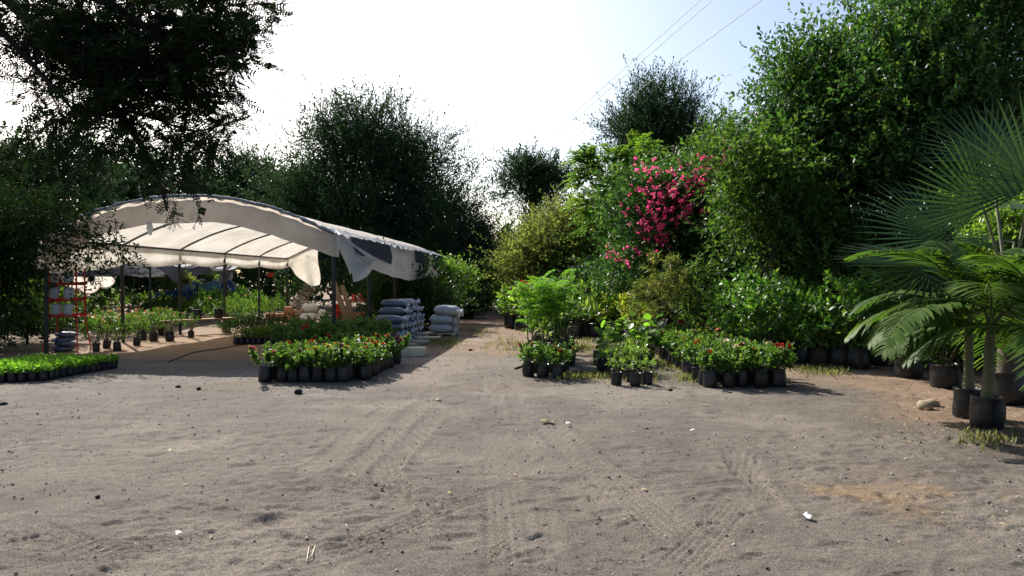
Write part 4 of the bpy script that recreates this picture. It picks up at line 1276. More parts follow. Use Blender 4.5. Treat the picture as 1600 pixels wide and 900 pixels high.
storage_shelf()
a, b = pt(527, 442, 20.4), pt(551, 520, 20.0)
b[2] = 0.0
d = a - b
pk = tag(link("leaning_plank", None, loc=tuple(b)), "wooden plank leaning beside the front right post", "plank")
L = np.linalg.norm(d)
me = box((0, 0, L / 2), (.15, .035, L)).mesh("plank_board", M['wood'])
me2 = box((0, 0, L * .46), (.12, .035, L * .92)).mesh("plank_board_short", M['wood'])
rx, ryy = -math.asin(d[1] / L), math.atan2(d[0], d[2])
link("board", me, pk, (0, 0, 0), (0, ryy, 0))
link("board", me2, pk, (.14, .05, 0), (0, ryy + .03, 0))


# bench and kerbs inside
def bench(x0, y0, x1, y1, h, label, mat, legs=True):
    c = ((x0 + x1) / 2, (y0 + y1) / 2)
    L = math.hypot(x1 - x0, y1 - y0); a = math.atan2(y1 - y0, x1 - x0)
    root = tag(link("plank_bench", None, loc=(c[0], c[1], 0), rot=(0, 0, a)), label, "bench")
    link("board", box((0, 0, h), (L, .28, .035)).mesh("bench_board", mat), root)
    for s in (-1, 1):
        link("support", box((s * L * .38, 0, (h - .02) / 2), (.18, .2, h - .02)).mesh("bench_support", M['concrete']), root)


bench(-9.6, 20.0, -8.3, 22.0, .42, "long plank bench on blocks near the second left post", M['wood'])
for lab, (x0, y0), (x1, y1) in (("low concrete kerb edging the flower bed at the left under the canopy", at(300, 492), at(395, 497)),
                                ("low concrete kerb edging the bed right of the small pots", at(232, 507), at(300, 494))):
    L = math.hypot(x1 - x0, y1 - y0)
    tag(link("concrete_kerb", box((0, 0, .06), (L, .16, .12), bev=.02).mesh("concrete_kerb", M['concrete']), loc=((x0 + x1) / 2, (y0 + y1) / 2, 0), rot=(0, 0, math.atan2(y1 - y0, x1 - x0))), lab, "kerb")


# ------------------------------------------------------------------ blue car behind the nursery beds
def car():
    root = tag(link("parked_car", None, loc=(-16.2, 38.5, 0), rot=(0, 0, math.pi)), "dark blue car parked behind the plant beds left of the canopy", "car")
    prof = np.array([(2.15, .35), (2.2, .62), (2.1, .88), (1.75, .98), (1.05, 1.06), (.45, 1.52), (-.2, 1.62), (-1.25, 1.58), (-1.8, 1.12), (-2.1, 1.05), (-2.15, .6), (-2.1, .35)])
    g = G()
    rows = []
    for yy, sc in ((-.86, .96), (-.80, 1.0), (-.4, 1.02), (.4, 1.02), (.80, 1.0), (.86, .96)):
        p = prof.copy()
        tz = np.clip((p[:, 1] - 1.0) / .6, 0, 1)
        p[:, 1] = .35 + (p[:, 1] - .35) * sc
        rows.append(np.column_stack([p[:, 0], np.sign(yy) * (abs(yy) - .20 * tz * (abs(yy) > .5)), p[:, 1]]))
    V = np.array(rows); n, k = V.shape[:2]
    F = [(i * k + j, i * k + (j + 1) % k, (i + 1) * k + (j + 1) % k, (i + 1) * k + j) for i in range(n - 1) for j in range(k)]
    g.add(V, F)
    for r in (0, n - 1):
        c = V[r].mean(0)
        g.add(np.vstack([V[r], c]), [(k, j, (j + 1) % k) if r == 0 else (k, (j + 1) % k, j) for j in range(k)])
    link("body", g.mesh("car_body", M['carblue'], True), root)
    ws_ = G().add([(1.02, -.68, 1.10), (1.02, .68, 1.10), (.50, .58, 1.51), (.50, -.58, 1.51)], [(0, 1, 2, 3)])
    for v in ws_.V:
        v += np.array([.03, 0, .035])
    link("windscreen", ws_.mesh("car_windscreen", M['glassdark']), root)
    for s in (-1, 1):
        for x0, x1, x2, x3 in ((.82, .0, .02, .42), (-.08, -1.45, -1.15, -.06)):
            w_ = G().add([(x0, s * .865, 1.06), (x1, s * .865, 1.06), (x2, s * .70, 1.5), (x3, s * .70, 1.5)], [(0, 1, 2, 3) if s > 0 else (3, 2, 1, 0)])
            link("window", w_.mesh("car_window", M['glassdark']), root)
        for x in (1.35, -1.35):
            wh = lathe([(.0, -.1), (.2, -.1), (.3, -.09), (.32, -.06), (.32, .06), (.3, .09), (.2, .1), (0, .1)], 20).mesh("car_wheel", M['tyre'], True)
            link("wheel", wh, root, (x, s * .8, .32), (math.pi / 2, 0, 0))
        link("headlight", box((2.08, s * .6, .76), (.16, .34, .14), bev=.03).mesh("car_headlight", M['chrome']), root)
    link("hood_trim", tube([(2.16, -.7, .93), (2.19, 0, .95), (2.16, .7, .93)], .03, 6).mesh("car_hood_trim", M['chrome'], True), root)  # silver tube stands in for the highlight along the hood edge


car()

# ------------------------------------------------------------------ overhead cables
for k, (a, b, z, lab) in enumerate((((12.3, -15), (-6.5, 86.5), 8.4, "single overhead cable crossing the sky at right"),
                                    ((12.0, -15), (-5.4, 86.5), 9.9, "left one of the twin overhead cables"), ((12.3, -15), (-5.1, 86.5), 9.85, "right one of the twin overhead cables"))):
    t = np.linspace(0, 1, 40)
    P = np.stack([a[0] + (b[0] - a[0]) * t, a[1] + (b[1] - a[1]) * t, z + .35 - 1.4 * t * (1 - t)], 1)
    tag(link("overhead_cable", tube(P, .010, 5).mesh("overhead_cable", M['cable'], True)), lab, "cable", "overhead cables")

# ------------------------------------------------------------------ potted plants
def bag_geo(r, h, seed, sides=14):
    g = G()
    prof = [(.0, .0), (r * .92, .0), (r * 1.0, h * .06), (r * 1.05, h * .35), (r * 1.02, h * .7), (r * .98, h * .95), (r * 1.02, h), (r * .95, h * 1.0), (r * .92, h * .9)]
    lathe(prof, sides, g, 0, wob=.10, seed=seed)
    th = np.arange(sides) / sides * 2 * np.pi
    ring = np.stack([r * .95 * np.cos(th), r * .95 * np.sin(th), np.full(sides, h * .9)], 1)
    g.add(np.vstack([ring, (0, 0, h * .93)]), [(sides, q, (q + 1) % sides) for q in range(sides)], .5, 1)
    return g


def bag_mesh(r, h, n=3, nm="bag"):
    return [bag_geo(r, h, 100 + s).mesh(nm, [M['bag'], M['soil']], True) for s in range(n)]


BAG_S = bag_mesh(.08, .19, 3, "rose_bag")
BAG_XS = bag_mesh(.055, .13, 2, "seedling_bag")
BAG_M = bag_mesh(.12, .27, 3, "medium_bag")
BAG_L = bag_mesh(.19, .34, 3, "large_bag")


def plant(name, loc, bag, parts, label, cat, group=None, rz=None, scale=1.0, blooms=()):
    """thing = bag with soil + plant parts; parts: list of (part name, mesh)"""
    root = tag(link(name, None, loc=(loc[0], loc[1], loc[2] if len(loc) > 2 else 0), rot=(0, 0, R.random() * 6.28 if rz is None else rz), scale=scale), label, cat, group)
    if bag is not None:
        link("grow_bag", bag, root, rot=(R.normal(0, .05), R.normal(0, .05), R.random() * 6))
    for nm, me in parts:
        link(nm, me, root)
    for me, p, s in blooms:
        link("bloom", me, root, p, (R.normal(0, .5), R.normal(0, .5), R.random() * 6), s)
    return root


# roses
def rose_variant(seed, h=.30, n=11, k=7):
    g, w = G(), G()
    tips = []
    for s in range(n):
        a = R.random() * 6.28; rr = R.uniform(.03, .19)
        e = np.array([rr * math.cos(a), rr * math.sin(a), .19 + h * R.uniform(.12, 1.0)])
        b = np.array([.3 * e[0] * .5, .3 * e[1] * .5, .16])
        m_ = (b + e) / 2 + np.array([e[0] * .25, e[1] * .25, 0])
        c = bez(b, m_, e, 5)
        tube(c, np.linspace(.005, .0025, 5), 3, False, w)
        d = nrm(c[-1] - c[-3])
        shoots(g, c[2:4], np.array([d, d]), .10, k, .058, .62, .95, .25, .4, tmpl=LEAF2)
        shoots(g, c[3:], np.array([d, d]), .09, k, .052, .62, .95, .25, .4, tmpl=LEAF2)
        tips.append(e + d * .05)
    return g.mesh("rose_leaves", M['rose']), w.mesh("rose_stems", M['greenstem']), np.array(tips)


ROSE = [rose_variant(s, h) for s, h in enumerate((.14, .17, .21, .15, .27, .18))]


def bloom_mesh(r, mat):
    g = G()
    n = 22
    i = np.arange(n)
    a = i * 2.4
    tilt = .15 + 1.05 * (i / n)
    P = np.stack([np.cos(a) * r * .25 * i / n, np.sin(a) * r * .25 * i / n, .2 * r * (1 - i / n)], 1)
    D = np.stack([np.cos(a) * np.sin(tilt), np.sin(a) * np.sin(tilt), np.cos(tilt)], 1)
    N = np.stack([-np.cos(a) * np.cos(tilt), -np.sin(a) * np.cos(tilt), np.sin(tilt)], 1)
    leaves(g, P, D, N, r * (.65 + .5 * i / n), 1.0, LEAF6)
    return g.mesh("rose_bloom", mat)


BLOOM = {c: bloom_mesh(.042, M['fl_' + c]) for c in ('red', 'crimson', 'orange', 'pink', 'salmon', 'yellow', 'cream', 'white')}


def rose(loc, label, group, colour=None, nb=0, v=None, scale=1.0, bs=1.0):
    v = R.integers(0, len(ROSE)) if v is None else v
    lv, st, tips = ROSE[v]
    bl = []
    idx = np.argsort(-tips[:, 2])[:max(nb, 0)]
    for i in idx:
        bl.append((BLOOM[colour], tuple(tips[i] + np.array([0, 0, .015])), bs * R.uniform(.75, 1.15)))
    return plant("potted_rose", loc, BAG_S[R.integers(0, 3)], [("stems", st), ("leaves", lv)], label, "potted rose", group, scale=scale, blooms=bl)


# block of roses before the canopy
ROWN = ['front', 'second', 'third', 'fourth', 'fifth', 'sixth', 'seventh', 'eighth', 'ninth', 'tenth', 'eleventh', 'twelfth', 'thirteenth', 'fourteenth', 'fifteenth', 'sixteenth', 'seventeenth', 'eighteenth', 'nineteenth', 'rear']
lb = {(0, 0): ('pink', 2), (0, 1): ('pink', 1), (0, 4): ('yellow', 2), (0, 6): ('pink', 2), (1, 2): ('red', 2), (1, 0): ('pink', 1), (1, 6): ('yellow', 1), (2, 3): ('red', 1), (2, 1): ('crimson', 1), (2, 5): ('red', 1), (3, 2): ('red', 2),
      (3, 4): ('orange', 1), (1, 7): ('orange', 1), (2, 7): ('orange', 2), (3, 7): ('orange', 2), (4, 7): ('salmon', 1), (5, 7): ('red', 1), (4, 5): ('white', 1), (4, 3): ('orange', 2), (5, 4): ('red', 1), (5, 6): ('red', 1), (6, 7): ('orange', 2), (6, 5): ('crimson', 1), (3, 0): ('red', 1), (5, 2): ('red', 2), (7, 7): ('red', 1)}
for r in range(9):
    n = 8
    for c in range(n):
        if c < (0, 0, 0, 1, 1, 2, 2, 3, 3)[r]:
            continue
        x = -3.66 + .195 * c + .012 * r + R.normal(0, .018); y = 11.0 + .265 * r + .035 * (7 - c) * .1 + R.normal(0, .02) + (.35 * max(c - 6, 0) if r == 0 else 0)
        colr, nb = lb.get((r, c), (None, 0))
        if colr is None and R.random() < .12:
            colr, nb = R.choice(['red', 'pink', 'salmon', 'yellow', 'orange']), 1
        what = f"rose with {colr} bloom" if nb else "rose without bloom"
        nm = c - (0, 0, 0, 1, 1, 2, 2, 3, 3)[r]
        rose((x, y), f"potted {what}, {ORD[nm]} from left in {ROWN[r]} row before the canopy", "roses in bags before the canopy", colr, nb, scale=R.uniform(.98, 1.25) + .02 * r * (r < 8), bs=.95)
x, y = at(617, 568)
rose((x, y), "pink potted rose at the right end of the block beside the pale block", "roses in bags before the canopy", 'pink', 5, 4, 1.25)
# shaded roses and shrubs behind them under the canopy edge
k = 0
for r in range(6):
    k = 0
    for c in range(9):
        x = -5.0 + .26 * c + R.normal(0, .04) + .03 * r; y = 14.0 + .42 * r + R.normal(0, .05)
        if x < -4.95 + .25 * (5 - r) * .6 or (abs(x + 3.61) < .15 and abs(y - 14.97) < .25):
            continue
        nb = int(R.random() < .16)
        k += 1
        rose((x, y), f"shaded rose{' with red bloom' if nb else ''}, {ORD[k - 1]} from left in {ROWN[r]} row by the front right post", "shaded roses by the front right post", 'red' if nb else None, nb, scale=R.uniform(1.3, 1.8))

# roses at the right of the yard, long block running away from the camera
rb = {(0, 4): ('red', 2), (1, 4): ('red', 1), (0, 3): ('salmon', 1), (1, 3): ('crimson', 1), (2, 3): ('crimson', 1), (1, 2): ('yellow', 2), (2, 4): ('cream', 2), (0, 2): ('cream', 1), (3, 4): ('salmon', 1), (4, 1): ('orange', 1), (5, 0): ('red', 1), (6, 1): ('red', 1)}
for r in range(19):
    k = 0
    for c in range(5):
        if R.random() < (.06 if r < 12 else .2) and (r, c) not in rb and r > 0:
            continue
        x = 2.80 + .245 * c + R.normal(0, .02) + .012 * r; y = 10.45 + .30 * r + R.normal(0, .025) + (.1 if c == 2 and r == 0 else 0)
        k += 1
        colr, nb = rb.get((r, c), (None, 0))
        if colr is None and R.random() < .22:
            colr, nb = R.choice(['red', 'orange', 'salmon', 'cream', 'yellow']), 1
        what = f"rose with {colr} bloom" if nb else "rose without bloom"
        rose((x, y), f"potted {what}, {ORD[k - 1]} from left in {ROWN[r]} row of the right block", "roses in the long right block", colr, nb, scale=R.uniform(1.02, 1.36) * (1.05 if r < 2 else 1), bs=1.05)


# seedlings at the left edge and the shaded mat of young plants
def seedling_variant(s, mat, h, n, ll, lw):
    g = G()
    P = np.column_stack([R.normal(0, .022, (n, 2)), np.full(n, .115)])
    D = np.column_stack([R.normal(0, .4, (n, 2)), np.ones(n)])
    shoots(g, P, D, h, 6, ll, lw, .95, .25, .3)
    return g.mesh("seedling_leaves", mat)


SEED = [seedling_variant(s, M['seedling'], .09, 6, .06, .62) for s in range(3)]
MAT = [seedling_variant(s, M['midgreen'], .16, 7, .07, .28) for s in range(2)]
x0, y0 = -8.35, 11.75
for r in range(16):
    k = 0
    for c in range(13):
        x = -7.12 - .118 * c + R.normal(0, .008) + .02 * r
        y = 11.0 + .122 * r + R.normal(0, .008) + .25 * ss(-7.6, -6.8, x) - .02 * c * .5
        if r > 12 and x > -7.6:
            continue
        k += 1
        plant("seedling", (x, y), BAG_XS[(r + c) % 2], [("leaves", SEED[R.integers(0, 3)])], f"bright green seedling, {ORD[k - 1]} from right in {ROWN[r]} row of the left sunlit bed", "seedling", "seedlings in the left bed", scale=R.uniform(.95, 1.15))
for r in range(9):
    for c in range(9):
        x = -6.6 + .14 * c + R.normal(0, .01) + .07 * r; y = 17.6 + .26 * r + R.normal(0, .015)
        plant("young_plant", (x, y), BAG_XS[(r + c) % 2], [("leaves", MAT[(r * 3 + c) % 2])], f"dark young plant, {ORD[c]} from left in {ROWN[r]} row of the shaded mat", "young plant", "young plants in the shaded mat", scale=1.25)


# generic leafy bush: stems from the bag and shoots through an ellipsoid
def bush(mat, h, r, n, L, k, ll, lw, tmpl=LEAF2, droop=0.0, up=.3, spread=.85, z0=.25, nstem=7, jit=.35, name="bush", fill=.5):
    g, w = G(), G()
    d = nrm(R.normal(0, 1, (n, 3)))
    q = (fill + (1 - fill) * R.random(n))[:, None]
    P = d * q * np.array([r, r, (h - z0) / 2]) + np.array([0, 0, z0 + (h - z0) / 2])
    shoots(g, P, d * .8 + np.array([0, 0, up]) + R.normal(0, .35, (n, 3)), L, k, ll, lw, spread, up * .6, jit, droop, tmpl)
    for i in R.choice(n, min(nstem, n), replace=False):
        b = np.array([R.normal(0, .03), R.normal(0, .03), .15])
        tube(bez(b, np.array([P[i][0] * .35, P[i][1] * .35, P[i][2] * .6]), P[i], 5), np.linspace(.012, .004, 5) * (1 + h * .3), 4, False, w)
    return [("stems", w.mesh(name + "_stems", M['twig'])), ("leaves", g.mesh(name + "_leaves", mat))]


def strap(mat, n, L, wd, z0, stem=0.0, arch=.6, name="strap", spreadang=1.2):
    """rosette of arching strap leaves, each three segments long"""
    g, w = G(), G()
    a = R.random(n) * 6.28; el = R.uniform(.15, spreadang, n)
    H = np.stack([np.cos(a), np.sin(a), 0 * a], 1); Zu = np.array([0, 0, 1.0])
    Ln = L * R.uniform(.7, 1.1, n)
    S = np.stack([-np.sin(a), np.cos(a), 0 * a], 1)
    segs = 4
    V = []
    for s in range(segs + 1):
        t = s / segs
        out = np.sin(el)[:, None] * H * t + Zu * (np.cos(el)[:, None] * t - arch * t * t * np.sin(el)[:, None])
        c = Zu * (z0 + stem) + out * Ln[:, None]
        wv = wd * (.5 + 1.6 * t * (1 - t) * 1.6 if t < 1 else .03)
        V += [c - S * wv * .5, c + S * wv * .5]
    V = np.stack(V, 1)
    F = np.array([(2 * s, 2 * s + 1, 2 * s + 3, 2 * s + 2) for s in range(segs)])
    F = F[None] + (np.arange(n) * V.shape[1])[:, None, None]
    g.add(V, F.reshape(-1, 4), np.repeat(R.random(n), V.shape[1]))
    out = [("leaves", g.mesh(name + "_leaves", mat))]
    if stem:
        tube([(0, 0, .15), (.01, 0, z0 + stem * .5), (0, 0, z0 + stem)], [.018, .015, .012], 5, False, w)
        out.insert(0, ("stem", w.mesh(name + "_stem", M['twig'])))
    return out


GRASSY = [strap(M['strap'], 46, .42, .022, .2, 0, .7, "grassy") for _ in range(2)]
DRAC = [strap(M['strap'], 34, .34, .042, .22, st, .55, "dracaena", 1.35) for st in (.12, .3, .5)]
CORD = [strap(M['strap'], 40, .62, .055, .25, .25, .7, "corn_plant", 1.1) for _ in range(2)]
LOWS = [bush(M['lightgreen'], .36, .12, 22, .05, 6, .035, .6, z0=.24, nstem=3, name="low_pot") for _ in range(2)]
GLOSS = [bush(M['glossy'], h, r, n, .22, 7, .11, .55, LEAF6, z0=.35, name="glossy_shrub", up=.35) for h, r, n in ((1.35, .42, 85), (1.55, .45, 95), (1.15, .40, 75), (1.75, .42, 95))]
CROT = [bush(M['croton'], h, .30, 46, .2, 7, .12, .34, LEAF6, z0=.3, name="croton", up=.5) for h in (.95, 1.1)]
LEAFY = [bush(M['midgreen'], h, .32, 56, .2, 7, .11, .5, LEAF6, z0=.3, name="leafy_shrub", up=.4) for h in (1.0, 1.25)]
BRIGHT = [bush(M['lightgreen'], h, .34, 58, .22, 7, .12, .45, LEAF6, z0=.3, name="bright_shrub", up=.5) for h in (1.0, 1.3)]
UPRT = bush(M['midgreen'], 2.0, .36, 110, .26, 7, .15, .3, LEAF6, z0=.4, droop=.4, name="upright_shrub", up=.2)
CYPR = bush(M['mesquite'], .85, .16, 60, .16, 9, .05, .3, z0=.25, name="cypress", up=1.1, spread=.5)

# small cluster in the middle of the yard ------------------------------------
gA = "roses in the small middle cluster"
for k, (x, y, colr, nb, lab) in enumerate(((826, 588, 'red', 1, "left rose of the three front bags in the middle cluster"), (848, 590, 'white', 0, "middle rose of the three front bags in the middle cluster"), (871, 591, 'red', 3, "red rose at the right front of the middle cluster"),
                                     (836, 582, 'salmon', 1, "rose behind the left front bag of the middle cluster"), (858, 582, 'white', 0, "rose behind the middle front bag of the middle cluster"), (880, 583, 'crimson', 0, "rose behind the red one at the right of the middle cluster"))):
    xx, yy = at(x, y)
    rose((xx, yy), lab, gA, colr, nb, 1 + k % 4, 1.15)
for k, (x, y, v) in enumerate(((832, 566, 1), (850, 563, 1), (868, 562, 1), (884, 560, 1), (836, 553, 2), (855, 552, 0), (874, 551, 1), (888, 548, 2), (842, 543, 2), (865, 541, 2))):
    xx, yy = at(x, y)
    plant("potted_dracaena", (xx, yy), BAG_M[k % 3], DRAC[v], f"strap leaved potted plant under the feathery saplings, {ORD[k % 4 if k < 4 else (k - 4) % 4 if k < 8 else k - 8]} from left in {('first', 'second', 'third')[min(k // 4, 2)]} row", "potted plant", "strap leaved plants in the middle cluster", scale=1.1)
xx, yy = at(882, 571)
plant("potted_cypress", (xx, yy), BAG_L[0], CYPR, "dark grey green potted cypress right of the strap leaved plants", "potted conifer", scale=.95)


def feathery(seed):
    g, w = G(), G()
    H = R.uniform(1.40, 1.62)
    top = np.array([R.normal(0, .04), R.normal(0, .04), H - .30])
    st = bez(np.array([0, 0, .2]), np.array([R.normal(0, .05), R.normal(0, .05), H * .5]), top, 8)
    tube(st, np.linspace(.013, .007, 8), 5, False, w)
    n = 34
    a = R.random(n) * 6.28; z = R.uniform(-.55, .32, n)
    D = nrm(np.stack([np.cos(a), np.sin(a), R.uniform(-.1, 1.5, n)], 1))
    P0 = top + np.stack([0 * a, 0 * a, z * .8], 1)
    k = 10; L = R.uniform(.28, .42, n)
    t = ((np.arange(k) + 1) / k).reshape(1, k, 1)
    P = P0[:, None] + D[:, None] * L[:, None, None] * t - np.array([0, 0, .12]) * t * t
    S = nrm(np.cross(D, [0, 0, 1.0]))[:, None]
    for s in (-1, 1):
        # each side pinna carries small leaflets
        pd = nrm(S * s + D[:, None] * .5 + np.array([0, 0, -.1]) + 0 * P)
        kk = 4
        tt = ((np.arange(kk) + 1) / kk).reshape(1, 1, kk, 1)
        LL = (.13 * (1.1 - .6 * t))[:, :, None]
        Q = P[:, :, None] + pd[:, :, None] * LL * tt
        for s2 in (-1, 1):
            dr = D[:, None, None] * s2 * .8 + pd[:, :, None] * .6 + R.normal(0, .25, Q.shape)
            leaves(g, Q, dr, np.array([0, 0, 1.0]) + R.normal(0, .4, Q.shape), .034, .6, LEAF2, R.random(n)[:, None, None] * .6 + .4 * R.random(Q.shape[:3]))
    for i in range(n):
        tube([P0[i], P0[i] + D[i] * L[i] * .5 - np.array([0, 0, .03]), P0[i] + D[i] * L[i] - np.array([0, 0, .12])], .003, 3, False, w)
    return [("stem", w.mesh("feathery_stem", M['greenstem'])), ("leaves", g.mesh("feathery_leaves", M['feather']))]


FEA = [feathery(s) for s in range(2)]
for k, (x, y, lab) in enumerate(((829, 570, "feathery lime green sapling at the left of the middle cluster"), (847, 566, "feathery lime green sapling, second from left in the middle cluster"), (862, 572, "feathery lime green sapling, third from left in the middle cluster"),
                                 (880, 567, "feathery lime green sapling at the right of the middle cluster"), (852, 558, "feathery lime green sapling behind the others in the middle cluster"))):
    xx, yy = at(x, y)
    plant("feathery_sapling", (xx, yy), BAG_M[k % 3], FEA[k % 2], lab, "sapling", "feathery saplings in the middle cluster", scale=R.uniform(.95, 1.08))


# broad-leaved red-flowered plants left of the cluster
def canna(seed):
    g, w, f = G(), G(), G()
    n = 5
    tops = []
    for s in range(n):
        b = np.array([R.normal(0, .07), R.normal(0, .07), .2]); t = b + np.array([R.normal(0, .12), R.normal(0, .12), R.uniform(.7, 1.15)])
        c = bez(b, (b + t) / 2 + R.normal(0, .03, 3), t, 6)
        tube(c, .011, 4, False, w)
        P = np.repeat(c[1:], 2, 0)
        a = R.random(len(P)) * 6.28
        leaves(g, P, np.stack([np.cos(a), np.sin(a), .5 + 0 * a], 1), np.array([0, 0, 1.0]) + R.normal(0, .3, P.shape), .27, .42, LEAF6)
        tops.append(t)
    for t in tops[:2]:
        m = 12
        shoots(f, t + R.normal(0, .02, (m, 3)) + np.array([0, 0, .07]), R.normal(0, 1, (m, 3)) + np.array([0, 0, .8]), .07, 5, .055, .5)
    return [("stems", w.mesh("canna_stems", M['greenstem'])), ("leaves", g.mesh("canna_leaves", M['lightgreen'])), ("flowers", f.mesh("canna_flowers", M['fl_red']))]


CAN = [canna(s) for s in range(2)]
for k, (x, y) in enumerate(((803, 512, ), (815, 516), (808, 505), (828, 518), (822, 508))):
    xx, yy = at(x, y)
    plant("flowering_plant", (xx, yy), BAG_L[k % 3], CAN[k % 2], f"tall broad leaved plant with red flowers beside the path, {ORD[(0, 2, 1, 4, 3)[k]]} from left", "potted plant", "red flowering plants beside the path", scale=R.uniform(.95, 1.2))
# mid-distance rows between the cluster and the pink shrub
spots = [(800, 499, 3), (815, 496, 2), (840, 502, 2), (855, 508, 4), (870, 505, 1), (885, 512, 1), (900, 514, 0), (915, 512, 1), (930, 514, 0), (905, 506, 2), (890, 504, 3), (925, 504, 3), (945, 510, 2), (845, 497, 3), (865, 497, 2), (940, 500, 2), (960, 504, 3), (978, 508, 2),
         (960, 520, 4), (975, 524, 4), (992, 526, 4), (985, 516, 4), (1003, 520, 2), (950, 527, 4), (1012, 528, 3), (990, 540, 4), (1005, 536, 2)]
kinds = [CORD, CORD, LEAFY, BRIGHT, CROT]
knames = ["corn_plant", "corn_plant", "leafy_shrub", "bright_shrub", "croton"]
kl = ["arching strap leaved plant", "arching strap leaved plant", "mid green leafy shrub", "bright green leafy shrub", "yellow green croton"]
cnt = {}
order = sorted(range(len(spots)), key=lambda i: spots[i][0])
for i in order:
    x, y, v = spots[i]
    xx, yy = at(x, y + (14 if y < 516 and x < 1000 else 0))
    cnt[kl[v]] = cnt.get(kl[v], 0) + 1
    plant("potted_" + knames[v], (xx, yy), BAG_L[i % 3], kinds[v][i % 2], f"{kl[v]} in a black bag behind the middle clusters, {ORD[cnt[kl[v]] - 1]} from left", "potted plant", "bagged plants behind the middle clusters", scale=R.uniform(1.0, 1.25))

# cluster with round leaves and small bags in front ---------------------------
for k, (x, y, lab) in enumerate(((963, 601, "small low plant in a black bag at the left front of the round leaved cluster"), (993, 603, "small low plant in a black bag at the centre front of the round leaved cluster"), (1011, 601, "small low plant in a black bag at the right front of the round leaved cluster"),
                                 (983, 596, "small low plant just behind the centre front bag of the round leaved cluster"), (958, 588, "low plant at the left of the second row before the round leaves"), (972, 588, "low plant, second from left in the second row before the round leaves"), (986, 587, "low plant, third from left in the second row before the round leaves"), (1000, 586, "low plant at the right of the second row before the round leaves"))):
    xx, yy = at(x, y)
    plant("small_potted_plant", (xx, yy), BAG_S[k % 3], LOWS[k % 2], lab, "potted plant", "small low plants before the round leaves", scale=.98 if k < 4 else 1.2)
for k, (x, y) in enumerate(((942, 580), (957, 577), (972, 575), (988, 574), (1003, 572), (948, 566), (965, 565), (985, 563), (1000, 561))):
    xx, yy = at(x, y)
    plant("grassy_plant", (xx, yy), BAG_M[k % 3], GRASSY[k % 2], f"grassy arching potted plant under the round leaves, {ORD[k if k < 5 else k - 5]} from left in the {'front' if k < 5 else 'rear'} row", "potted plant", "grassy plants under the round leaves", scale=R.uniform(.85, 1.05))
rl = G(); leaves(rl, np.zeros((1, 3)), np.array([[0, 1.0, 0]]), np.array([[0, 0, 1.0]]), .15, 1.0, ROUND, np.array([.5]))
RL = []
for q, cc in enumerate(('seedling', 'midgreen', 'lightgreen')):
    h = G(); leaves(h, np.zeros((1, 3)), np.array([[0, 1.0, 0]]), np.array([[0, 0, 1.0]]), .155, 1.0, ROUND, np.array([.4])); RL.append(h.mesh("round_leaf", M[cc], True))
for k, (x, y) in enumerate(((938, 571), (958, 567), (1000, 567), (978, 560), (1012, 563))):
    xx, yy = at(x, y)
    w = G(); lf = []
    for s in range(5):
        b = np.array([R.normal(0, .02), R.normal(0, .02), .2]); t = np.array([R.normal(0, .16), R.normal(0, .16), R.uniform(.55, .85)])
        c = bez(b, (b + t) / 2 + R.normal(0, .03, 3), t, 6)
        tube(c, np.linspace(.008, .004, 6), 4, False, w)
        for j in range(2, 6):
            lf.append(c[j])
    root = plant("round_leaved_plant", (xx, yy), BAG_M[k % 3], [("stems", w.mesh("round_leaf_stems", M['twig']))], f"potted plant with large round leaves, {ORD[(0, 1, 3, 2, 4)[k]]} from left of five", "potted plant", "round leaved plants", rz=0)
    for p in lf:
        link("leaf", RL[R.integers(0, 3)], root, p, (R.normal(.1, .5), R.normal(0, .4), R.random() * 6.28), R.uniform(.8, 1.15))


# feathery needle saplings, upright shrub
def needle_tree(H, r, seed):
    g, w = G(), G()
    tube(bez(np.array([0, 0, .2]), np.array([R.normal(0, .04), 0, H * .5]), np.array([0, 0, H]), 8), np.linspace(.016, .005, 8), 5, False, w)
    n = 40
    z = .75 + (H - .8) * R.random(n) ** .8
    a = R.random(n) * 6.28
    D = nrm(np.stack([np.cos(a), np.sin(a), .45 + 0 * a], 1))
    P = np.stack([0 * a, 0 * a, z], 1)
    L = r * (1.1 - .5 * (z - .75) / (H - .75)) * R.uniform(.7, 1.2, n)
    for i in range(n):
        tube([P[i], P[i] + D[i] * L[i] * .5, P[i] + D[i] * L[i] - np.array([0, 0, .05])], .003, 3, False, w)
    for s in range(3):
        q = P + D * (L * (.4 + .25 * s))[:, None]
        shoots(g, q, D, .10, 9, .17, .03, .75, .1, .35, .2)
    return [("stem", w.mesh("needle_stem", M['twig'])), ("needles", g.mesh("needle_leaves", M['needle']))]


for k, (x, y, H, r, lab) in enumerate(((1035, 552, 2.0, .42, "tall feathery needle sapling behind the right rose block, greyest and highest"), (1060, 545, 1.65, .38, "brownish feathery needle sapling right of the tall one"), (1012, 546, 1.45, .34, "orange tinged feathery needle sapling left of the tall one"))):
    xx, yy = at(x, y)
    plant("needle_sapling", (xx, yy), BAG_L[k % 3], needle_tree(H, r, k), lab, "sapling", "feathery needle saplings")
xx, yy = at(1097, 546)
plant("upright_shrub", (xx, yy), BAG_L[1], UPRT, "tall upright shrub with long hanging leaves behind the right rose block", "shrub")
xx, yy = at(1078, 540)
plant("upright_shrub", (xx, yy), BAG_L[2], bush(M['glossy'], 1.5, .34, 70, .24, 7, .14, .32, LEAF6, z0=.4, droop=.3, name="upright_shrub_dark"), "darker leafy shrub left of the tall upright shrub", "shrub")

